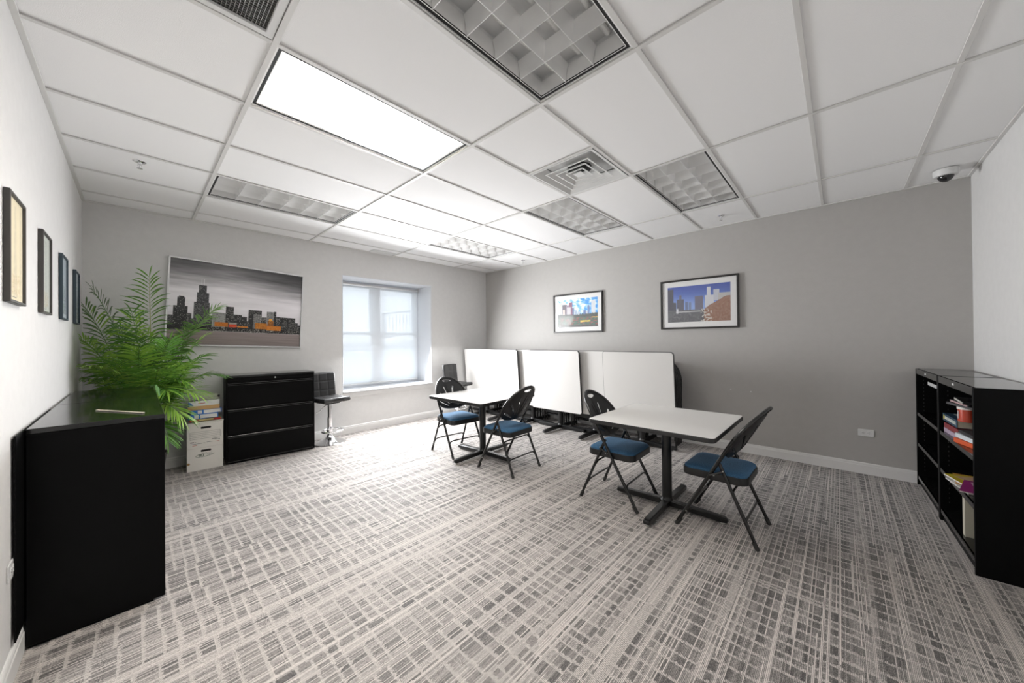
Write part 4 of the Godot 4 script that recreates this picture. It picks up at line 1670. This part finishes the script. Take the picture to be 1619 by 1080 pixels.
# ---------------------------------------------------------------- the palm
func build_palm() -> void:
	var at := Vector3(0.06, 0, -4.93)
	var o := thing("potted_palm", "large bushy green palm standing in the corner behind the black cabinets", "plant", at)
	var mb := MB.new()
	mb.lathe([Vector2(0.115, 0.0), Vector2(0.12, 0.005), Vector2(0.15, 0.26), Vector2(0.158, 0.262), Vector2(0.160, 0.285), Vector2(0.150, 0.287), Vector2(0.146, 0.262)], 32)
	put(mb, "pot", M.pot, o)
	mb = MB.new()
	mb.lathe([Vector2(0.143, 0.20), Vector2(0.143, 0.255), Vector2(0.08, 0.262), Vector2(0.0, 0.264)], 24)
	put(mb, "soil", M.soil, o)
	var r := RandomNumberGenerator.new()
	r.seed = 4
	# fronds: tip, rise of the arch, leaf tone, longest leaflet
	var F := [
		[Vector3(0.095, 2.02, -5.02), 0.10, 0, 0.25], [Vector3(-0.27, 1.86, -5.17), 0.28, 3, 0.22], [Vector3(0.60, 1.735, -4.93), 0.42, 0, 0.20],
		[Vector3(-0.30, 1.68, -4.86), 0.25, 1, 0.24], [Vector3(-0.02, 1.63, -4.70), 0.16, 1, 0.25], [Vector3(-0.31, 1.40, -4.68), 0.28, 2, 0.22],
		[Vector3(-0.27, 1.17, -4.52), 0.36, 2, 0.22], [Vector3(-0.31, 1.05, -4.80), 0.34, 2, 0.20], [Vector3(0.49, 1.42, -4.88), 0.26, 2, 0.20],
		[Vector3(0.40, 1.53, -5.08), 0.28, 1, 0.22], [Vector3(0.58, 1.02, -4.84), 0.40, 1, 0.20], [Vector3(0.40, 0.86, -4.64), 0.42, 2, 0.22],
		[Vector3(0.30, 0.66, -4.66), 0.48, 2, 0.20], [Vector3(0.22, 1.38, -4.62), 0.24, 0, 0.24], [Vector3(0.02, 1.30, -4.50), 0.28, 2, 0.23],
		[Vector3(-0.14, 1.22, -4.46), 0.30, 0, 0.22], [Vector3(0.30, 1.16, -4.52), 0.30, 2, 0.22], [Vector3(0.14, 1.12, -4.42), 0.34, 0, 0.22],
		[Vector3(0.37, 1.10, -4.98), 0.36, 0, 0.22], [Vector3(0.21, 0.42, -4.72), 0.40, 0, 0.14], [Vector3(-0.10, 1.50, -5.12), 0.22, 3, 0.22],
		[Vector3(0.26, 1.36, -5.15), 0.22, 3, 0.22], [Vector3(0.08, 1.42, -4.78), 0.16, 1, 0.24], [Vector3(-0.24, 1.30, -5.02), 0.26, 1, 0.22],
		[Vector3(0.46, 1.22, -4.70), 0.30, 0, 0.20], [Vector3(0.20, 0.92, -4.50), 0.44, 1, 0.20], [Vector3(0.33, 0.98, -4.72), 0.42, 2, 0.20],
	]
	var leaves := []
	for f in F:
		var tip: Vector3 = f[0] - at
		var root := Vector3(r.randf_range(-0.05, 0.06), 0.26, r.randf_range(-0.05, 0.05))
		var lift: float = f[1]
		var mid := root.lerp(tip, 0.42) + Vector3(0, lift + 0.10, 0)
		mid.x = lerpf(root.x, tip.x, 0.30)
		mid.z = lerpf(root.z, tip.z, 0.30)
		var n := 30
		var pts := bezier(root, mid, tip, n)
		mb = MB.new()
		mb.tube(pts, 0.0075, 6, false, 0.0016)
		var tall: bool = f[0].y > 1.95
		var stalk := put(mb, "frond", M.stem if tall else M.stem_green, o)
		# leaflets, gathered first and sorted by size below
		var longest: float = f[3]
		var count := 30
		for k in count:
			var t := lerpf(0.36 if tall else 0.40, 0.995, float(k) / (count - 1))
			var q := t * n
			var i := mini(int(q), n - 1)
			var p: Vector3 = pts[i].lerp(pts[i + 1], q - i)
			var T: Vector3 = (pts[mini(i + 1, n)] - pts[i]).normalized()
			var side := T.cross(Vector3.UP)
			if side.length() < 0.25:
				side = Vector3(0.72, 0, 0.69)     # an upright frond shows its face to the room
			side = side.normalized()
			if tall or f[0].y > 1.6:
				side = (side + Vector3(0.74, 0, 0.67) * (1.2 if side.dot(Vector3(0.74, 0, 0.67)) >= 0 else -1.2)).normalized()
			var nrm := side.cross(T).normalized()
			var u := (t - 0.36) / 0.64
			var len := longest * (0.60 + 0.70 * sin(PI * clampf(u * 0.78 + 0.16, 0, 1))) * r.randf_range(0.88, 1.08)
			var fwd := lerpf(0.26, 1.5, pow(clampf(u, 0, 1), 2.4)) + r.randf_range(-0.10, 0.10)
			for s in [-1.0, 1.0]:
				if k == count - 1 and s > 0:
					fwd = 4.0
				var dir: Vector3 = (side * s + T * fwd + nrm * r.randf_range(0.05, 0.40)).normalized()
				var wid := 0.0070 * r.randf_range(0.85, 1.2)
				var wv: Vector3 = dir.cross(nrm).normalized()
				var bend := r.randf_range(0.22, 0.48)
				var segs := 5
				var rows := []
				for g in range(1, segs):
					var x := float(g) / segs
					var c: Vector3 = p + dir * len * x + Vector3(0, -bend * len * x * x, 0)
					var ww := wid * pow(sin(PI * clampf(0.10 + 0.90 * x, 0, 1)), 0.7)
					rows.append([clamp_leaf(c + wv * ww + nrm * ww * 0.35 + at) - at, clamp_leaf(c + at) - at, clamp_leaf(c - wv * ww + nrm * ww * 0.35 + at) - at])
				var end := clamp_leaf(p + dir * len + Vector3(0, -bend * len, 0) + at) - at
				leaves.append([len, p, rows, end, f[2] if r.randf() < 0.75 else (f[2] + 1) % 3, stalk])
	leaves.sort_custom(func(a, b): return a[0] > b[0])
	var rest := [MB.new(), MB.new(), MB.new(), MB.new()]
	for k in leaves.size():
		var d: Array = leaves[k]
		var b: MB = MB.new() if k < 300 else rest[d[4]]
		var rows: Array = d[2]
		b.tri(d[1], rows[0][1], rows[0][0])
		b.tri(d[1], rows[0][2], rows[0][1])
		for g in rows.size() - 1:
			b.quad(rows[g][1], rows[g + 1][1], rows[g + 1][0], rows[g][0])
			b.quad(rows[g][2], rows[g + 1][2], rows[g + 1][1], rows[g][1])
		var e: Array = rows[-1]
		b.tri(e[1], d[3], e[0])
		b.tri(e[2], d[3], e[1])
		if k < 300:
			put(b, "leaflet", M.leaf[d[4]], d[5], 60.0)
	var joined := ArrayMesh.new()
	for k in 4:
		if rest[k].v.size():
			joined.add_surface_from_arrays(Mesh.PRIMITIVE_TRIANGLES, rest[k].mesh(60.0).surface_get_arrays(0))
			joined.surface_set_material(joined.get_surface_count() - 1, M.leaf[k])
	put_mesh(joined, "leaflets", null, o).set_meta("kind", "stuff")


func clamp_leaf(p: Vector3) -> Vector3:
	# leaves bend against the walls and lie over the cabinets
	p.x = maxf(p.x, XL + 0.026)
	p.z = maxf(p.z, ZA + 0.030)
	if p.z > -4.50 and p.x < 0.13:
		p.y = maxf(p.y, 0.988)
	if p.x > 0.66 and p.z < -4.90:
		p.y = maxf(p.y, 0.995)
	return p


# ---------------------------------------------------------------- pictures on the walls
func skyline_print() -> Image:
	var W := 840
	var H := 628
	var img := Image.create(W, H, false, Image.FORMAT_RGB8)
	var n := FastNoiseLite.new()
	n.seed = 12
	n.frequency = 0.006
	var r := RandomNumberGenerator.new()
	r.seed = 8
	for y in H:
		var v := float(y) / H
		for x in W:
			var u := float(x) / W
			var streak := n.get_noise_2d(x * 0.35, y * 3.2)
			var g: float
			if v < 0.83:
				var a := 0.42 + 0.55 * smoothstep(0.02, 0.42, v + 0.06 * streak + 0.10 * (0.5 - absf(u - 0.35))) - 0.16 * smoothstep(0.5, 0.8, v) - 0.16 * smoothstep(0.35, 1.0, u) * (1.0 - smoothstep(0.1, 0.5, v))
				g = a + 0.05 * streak
				img.set_pixel(x, y, Color(g * 1.0, g * 0.985, g * 1.0))
			else:
				g = 0.56 - 0.35 * (v - 0.83) + 0.05 * n.get_noise_2d(x * 0.5, y * 9.0)
				img.set_pixel(x, y, Color(g * 1.04, g * 0.95, g * 0.93))
	var block := func(x0: float, x1: float, y0: float, y1: float, c: Color, lit: float, lc: Color) -> void:
		var X0 := int(x0 * W)
		var X1 := int(x1 * W)
		var Y0 := int(y0 * H)
		var Y1 := int(y1 * H)
		img.fill_rect(Rect2i(X0, Y0, X1 - X0, Y1 - Y0), c)
		var yy := Y0 + 3
		while yy < Y1 - 2:
			var xx := X0 + 2
			while xx < X1 - 2:
				if r.randf() < lit * 1.25 + 0.08:
					img.fill_rect(Rect2i(xx, yy, r.randi_range(3, 6), 3), lc.lerp(c, r.randf() * 0.6))
				xx += 7
			yy += 6
	var dk := Color(0.13, 0.13, 0.135)
	var md := Color(0.22, 0.22, 0.225)
	var wl := Color(0.78, 0.77, 0.74)
	# far row
	for k in 34:
		var x := k / 34.0
		var h := 0.62 + 0.10 * r.randf()
		block.call(x, x + 0.034, h, 0.83, Color(0.17, 0.17, 0.175).lerp(Color(0.3, 0.3, 0.3), r.randf() * 0.6), 0.22, wl)
	block.call(0.035, 0.125, 0.55, 0.8, dk, 0.10, wl)
	block.call(0.058, 0.108, 0.45, 0.6, Color(0.20, 0.20, 0.21), 0.10, wl)
	block.call(0.066, 0.100, 0.435, 0.46, Color(0.20, 0.20, 0.21), 0.0, wl)
	block.call(0.165, 0.270, 0.49, 0.80, md, 0.55, Color(0.7, 0.7, 0.69))
	block.call(0.180, 0.262, 0.375, 0.50, Color(0.24, 0.24, 0.25), 0.40, Color(0.62, 0.62, 0.62))
	block.call(0.192, 0.245, 0.285, 0.385, Color(0.24, 0.24, 0.25), 0.12, wl)
	img.fill_rect(Rect2i(int(0.208 * W), int(0.205 * H), 2, int(0.08 * H)), Color(0.92, 0.92, 0.92))
	img.fill_rect(Rect2i(int(0.226 * W), int(0.205 * H), 2, int(0.08 * H)), Color(0.92, 0.92, 0.92))
	block.call(0.29, 0.385, 0.60, 0.80, Color(0.62, 0.62, 0.61), 0.3, Color(0.3, 0.3, 0.3))
	block.call(0.385, 0.443, 0.515, 0.80, dk, 0.28, wl)
	block.call(0.41, 0.505, 0.61, 0.80, dk, 0.32, wl)
	block.call(0.50, 0.545, 0.63, 0.80, dk, 0.2, wl)
	block.call(0.555, 0.660, 0.535, 0.80, dk, 0.2, wl)
	block.call(0.595, 0.655, 0.585, 0.80, Color(0.35, 0.35, 0.35), 0.85, Color(0.85, 0.84, 0.82))
	block.call(0.655, 0.70, 0.62, 0.80, md, 0.5, wl)
	block.call(0.702, 0.762, 0.54, 0.80, Color(0.42, 0.42, 0.42), 0.7, Color(0.88, 0.87, 0.85))
	block.call(0.762, 0.782, 0.535, 0.80, dk, 0.05, wl)
	block.call(0.782, 0.812, 0.60, 0.80, md, 0.3, wl)
	block.call(0.815, 0.95, 0.605, 0.80, dk, 0.35, wl)
	block.call(0.87, 1.0, 0.70, 0.82, dk, 0.35, wl)
	for k in 900:   # trees and lights along the shore
		var x := r.randf()
		img.fill_rect(Rect2i(int(x * W), int((0.775 + 0.045 * r.randf()) * H), r.randi_range(4, 12), r.randi_range(3, 8)), Color(0.06, 0.06, 0.06))
	var org := Color(0.80, 0.46, 0.10)
	var oly := Color(0.93, 0.66, 0.25)
	block.call(0.310, 0.405, 0.715, 0.770, org, 0.25, Color(0.6, 0.32, 0.07))
	block.call(0.412, 0.470, 0.735, 0.772, Color(0.84, 0.22, 0.08), 0.3, oly)
	block.call(0.412, 0.470, 0.712, 0.735, Color(0.66, 0.64, 0.60), 0.1, wl)
	block.call(0.475, 0.555, 0.752, 0.772, org, 0.4, oly)
	block.call(0.610, 0.705, 0.700, 0.778, Color(0.72, 0.42, 0.10), 0.5, oly)
	block.call(0.712, 0.760, 0.660, 0.780, Color(0.55, 0.32, 0.08), 0.3, oly)
	block.call(0.722, 0.748, 0.635, 0.665, oly, 0.2, Color(1.0, 0.85, 0.5))
	block.call(0.705, 0.825, 0.728, 0.790, org, 0.4, oly)
	for k in 260:
		var x := 0.25 + 0.75 * r.randf()
		img.fill_rect(Rect2i(int(x * W), int((0.785 + 0.04 * r.randf()) * H), r.randi_range(1, 4), r.randi_range(1, 3)), Color(0.95, 0.93, 0.88))
	for x in range(int(0.3 * W), W):
		if r.randf() < 0.8:
			img.set_pixel(x, int(0.826 * H), Color(0.75, 0.73, 0.70))
			img.set_pixel(x, int(0.829 * H), Color(0.6, 0.58, 0.56))
	return img


func park_print() -> Image:
	var W := 480
	var H := 340
	var img := Image.create(W, H, false, Image.FORMAT_RGB8)
	var n := FastNoiseLite.new()
	n.seed = 3
	n.frequency = 0.012
	var r := RandomNumberGenerator.new()
	r.seed = 15
	for y in H:
		for x in W:
			var u := float(x) / W
			var v := float(y) / H
			var cl := clampf(0.5 + 1.5 * n.get_noise_2d(x, y * 1.3) + 0.9 * (0.55 - u) + 0.5 * v, 0, 1)
			var c := Color(0.16, 0.58, 0.88).lerp(Color(0.93, 0.96, 0.98), cl)
			img.set_pixel(x, y, c)
	var tower := func(x0: float, x1: float, y0: float, c: Color) -> void:
		img.fill_rect(Rect2i(int(x0 * W), int(y0 * H), int((x1 - x0) * W), int((0.62 - y0) * H)), c)
		var x := int(x0 * W) + 2
		while x < int(x1 * W) - 1:
			img.fill_rect(Rect2i(x, int(y0 * H) + 3, 1, int((0.62 - y0) * H)), c.darkened(0.28))
			x += 5
	tower.call(0.0, 0.11, 0.10, Color(0.84, 0.84, 0.83))
	tower.call(0.13, 0.22, 0.30, Color(0.80, 0.62, 0.60))
	tower.call(0.12, 0.24, 0.18, Color(0.44, 0.40, 0.45))
	tower.call(0.13, 0.19, 0.36, Color(0.86, 0.80, 0.78))
	tower.call(0.22, 0.38, 0.20, Color(0.60, 0.55, 0.62))
	tower.call(0.30, 0.38, 0.12, Color(0.55, 0.30, 0.42))
	tower.call(0.24, 0.34, 0.28, Color(0.82, 0.80, 0.82))
	tower.call(0.38, 0.43, 0.32, Color(0.35, 0.45, 0.62))
	tower.call(0.44, 0.50, 0.40, Color(0.62, 0.70, 0.80))
	tower.call(0.52, 0.58, 0.46, Color(0.74, 0.78, 0.84))
	tower.call(0.66, 0.72, 0.42, Color(0.30, 0.42, 0.66))
	tower.call(0.72, 0.80, 0.46, Color(0.78, 0.80, 0.84))
	tower.call(0.76, 0.81, 0.26, Color(0.42, 0.52, 0.72))
	tower.call(0.85, 0.95, 0.10, Color(0.86, 0.88, 0.90))
	for y in range(int(0.5 * H), H):
		for x in W:
			var u := float(x) / W
			var v := float(y) / H
			var edge := 0.56 + 0.05 * n.get_noise_2d(x * 6.0, 40.0) + 0.06 * absf(u - 0.5) * -1.0
			if v > edge:
				var t := n.get_noise_2d(x * 5.0, y * 5.0)
				var c := Color(0.07, 0.13, 0.08)
				if v > 0.66:
					c = Color(0.21, 0.22, 0.16)
					var q := n.get_noise_2d(x * 1.6 + 300.0, y * 3.0)
					if q > 0.02: c = Color(0.12, 0.30, 0.20)
					if q < -0.22: c = Color(0.52, 0.20, 0.16)
					if absf(u - 0.70) < 0.12 and absf(v - 0.80 - 0.03 * t) < 0.028: c = Color(0.85, 0.72, 0.16)
					if u > 0.85 and absf(v - 0.66) < 0.03: c = Color(0.85, 0.62, 0.14)
					if v > 0.93: c = Color(0.16, 0.14, 0.12)
				img.set_pixel(x, y, c.lightened(clampf(t * 0.4, 0, 0.3)).darkened(clampf(-t * 0.5, 0, 0.4)))
	return img


func plaza_print() -> Image:
	var W := 480
	var H := 310
	var img := Image.create(W, H, false, Image.FORMAT_RGB8)
	var n := FastNoiseLite.new()
	n.seed = 6
	n.frequency = 0.02
	for y in H:
		for x in W:
			var v := float(y) / H
			img.set_pixel(x, y, Color(0.20, 0.31, 0.66).lerp(Color(0.55, 0.66, 0.88), smoothstep(0.0, 0.6, v)))
	var tower := func(x0: float, x1: float, y0: float, y1: float, c: Color) -> void:
		img.fill_rect(Rect2i(int(x0 * W), int(y0 * H), int((x1 - x0) * W), int((y1 - y0) * H)), c)
		var x := int(x0 * W) + 3
		while x < int(x1 * W) - 1:
			img.fill_rect(Rect2i(x, int(y0 * H) + 2, 1, int((y1 - y0) * H)), c.darkened(0.22))
			x += 5
	tower.call(0.0, 0.10, 0.06, 0.72, Color(0.28, 0.28, 0.34))
	tower.call(0.09, 0.15, 0.44, 0.72, Color(0.30, 0.31, 0.36))
	tower.call(0.16, 0.28, 0.36, 0.72, Color(0.35, 0.35, 0.42))
	tower.call(0.20, 0.24, 0.24, 0.40, Color(0.42, 0.42, 0.48))
	tower.call(0.30, 0.35, 0.44, 0.66, Color(0.42, 0.48, 0.62))
	tower.call(0.36, 0.40, 0.46, 0.66, Color(0.48, 0.54, 0.68))
	tower.call(0.46, 0.59, 0.30, 0.66, Color(0.44, 0.42, 0.50))
	tower.call(0.62, 0.76, 0.30, 0.62, Color(0.86, 0.86, 0.88))
	tower.call(0.65, 0.71, 0.08, 0.32, Color(0.88, 0.88, 0.90))
	tower.call(0.75, 0.84, 0.16, 0.45, Color(0.80, 0.81, 0.85))
	tower.call(0.82, 1.0, 0.26, 0.45, Color(0.78, 0.77, 0.76))
	for y in range(int(0.35 * H), H):
		for x in W:
			var u := float(x) / W
			var v := float(y) / H
			var t := n.get_noise_2d(x * 2.0, y * 2.0)
			if v > 0.66:
				img.set_pixel(x, y, Color(0.36, 0.36, 0.38).darkened(0.5 * (v - 0.66)).lightened(clampf(t * 0.4, 0, 0.4)))
			if v > 0.70 and v < 0.725 and u < 0.55 and u > 0.14:
				img.set_pixel(x, y, Color(0.85, 0.85, 0.84))
			if u > 0.60 and v > 0.66 - 0.36 * pow((u - 0.60) / 0.40, 0.9) + 0.03 * t:
				img.set_pixel(x, y, Color(0.55, 0.37, 0.27).lightened(clampf(0.25 * t + 0.06, 0, 0.3)))
			if u > 0.55 and u < 0.72 and v > 0.66 and t > 0.1:
				img.set_pixel(x, y, Color(0.80, 0.78, 0.74))
	img.fill_rect(Rect2i(int(0.15 * W), int(0.62 * H), int(0.035 * W), int(0.14 * H)), Color(0.85, 0.85, 0.86))
	return img


func document_print(kind: int) -> Image:
	var W := 180
	var H := 300
	var img := Image.create(W, H, false, Image.FORMAT_RGB8)
	var r := RandomNumberGenerator.new()
	r.seed = 30 + kind
	var paper: Color = [Color(0.93, 0.88, 0.74), Color(0.80, 0.82, 0.78), Color(0.62, 0.67, 0.70), Color(0.58, 0.63, 0.66)][kind]
	img.fill(paper)
	if kind < 2:   # columns of fine print and a tall drawing in the middle
		for y in range(20, H - 14, 4):
			var w := r.randi_range(10, 26)
			img.fill_rect(Rect2i(14, y, w, 1), paper.darkened(0.25))
			img.fill_rect(Rect2i(W - 40, y, r.randi_range(10, 26), 1), paper.darkened(0.25))
			var half := int(lerpf(8.0, 24.0, float(y) / H)) if kind == 0 else int(lerpf(30.0, 36.0, float(y) / H))
			for x in range(W / 2 - half, W / 2 + half, 3):
				if r.randf() < 0.7:
					img.fill_rect(Rect2i(x, y, 2, 2), paper.darkened(0.2 + 0.25 * r.randf()) if kind == 0 else Color(0.52, 0.58, 0.56))
		for y in range(int(H * 0.74), H - 20, 3):
			for x in range(36, W - 36, 4):
				if r.randf() < 0.35:
					img.fill_rect(Rect2i(x, y, 3, 2), Color(0.78, 0.62, 0.36))
		img.fill_rect(Rect2i(46, H - 12, 60, 2), paper.darkened(0.6))
	else:          # pale misty drawing with dark strokes at the foot
		for k in 240:
			var x := r.randi_range(40, W - 20)
			var y := int(H * (0.45 + 0.5 * r.randf()))
			img.fill_rect(Rect2i(x, y, r.randi_range(1, 3), r.randi_range(4, 22)), paper.darkened(0.2 + 0.5 * r.randf() * float(y) / H))
		img.fill_rect(Rect2i(0, int(H * 0.93), W, 20), paper.lightened(0.2))
	return img


func framed(called: String, label: String, at: Vector3, turn: float, w: float, h: float, face: float, depth: float, fm: Material, art: Image, border: float) -> Node3D:
	var o := thing(called, label, "picture", at, turn)
	var mb := MB.new()
	frame_ring(mb, w, h, face, depth)
	put(mb, "frame", fm, o)
	mb = MB.new()
	mb.box(Vector3(0, 0, depth * 0.25), Vector3(w - 2 * face + 0.004, h - 2 * face + 0.004, depth * 0.3))
	put(mb, "mat_board" if border > 0.0 else "backing_board", M.matboard, o)
	mb = MB.new()
	var a := w / 2 - face - border
	var b := h / 2 - face - border
	var z := depth * 0.4 + 0.0012
	mb.quad_uv(Vector3(-a, -b, z), Vector3(a, -b, z), Vector3(a, b, z), Vector3(-a, b, z))
	mb.box(Vector3(0, 0, depth * 0.4 + 0.0005), Vector3(2 * a, 2 * b, 0.001))
	put(mb, "print", printed(art), o)
	if border >= 0.0:
		mb = MB.new()
		mb.box(Vector3(0, 0, depth * 0.4 + 0.0035), Vector3(w - 2 * face + 0.002, h - 2 * face + 0.002, 0.002))
		put(mb, "glass", M.picture_glass, o)
	return o


func build_pictures() -> void:
	var big := framed("framed_print", "large grey city skyline print with orange buildings in a silver frame", Vector3(0.880, 1.793, ZA + 0.002), 0.0, 1.310, 0.975, 0.016, 0.030, M.frame_silver, skyline_print(), -0.002)
	big.rotation.z = -0.044
	framed("framed_print", "colour print of a flower park and skyline in a dark frame, nearer the window", Vector3(XB - 0.002, 1.792, -3.144), -PI / 2, 0.935, 0.642, 0.022, 0.030, M.frame_black, park_print(), 0.068)
	framed("framed_print", "colour print of blue sky over a plaza in a dark frame, nearer the bookcases", Vector3(XB - 0.002, 1.807, -1.337), -PI / 2, 0.917, 0.648, 0.022, 0.030, M.frame_black, plaza_print(), 0.068)
	var lab := ["brown-framed cream document on the left wall, nearest the viewer", "brown-framed grey-green document on the left wall, second from the viewer", "dark blue framed print on the left wall, third from the viewer", "dark blue framed print on the left wall, beside the palm"]
	for k in 4:
		framed("framed_document", lab[k], Vector3(XL + 0.002, 1.748, [-2.52, -3.245, -3.975, -4.755][k]), PI / 2, 0.29, 0.445, 0.012, 0.017, M.frame_brown if k < 2 else M.frame_blue, document_print(k), 0.0)


func build_wall_marks() -> void:
	# little plugs left in the dark wall
	for d in [[Vector3(XB - 0.001, 0.735, -0.98), "small white wall plug in the dark wall, nearer the folded chairs"], [Vector3(XB - 0.001, 0.725, -0.775), "small white wall plug in the dark wall, farther from the folded chairs"]]:
		var mb := MB.new()
		mb.lathe([Vector2(0.007, 0.0), Vector2(0.006, 0.003), Vector2(0.002, 0.003)], 10)
		var o := put(mb, "wall_plug", M.white_plastic)
		o.transform = Transform3D(Basis(Vector3.BACK, PI / 2), d[0])
		tag(o, d[1], "wall plug", "plugs in the dark wall")
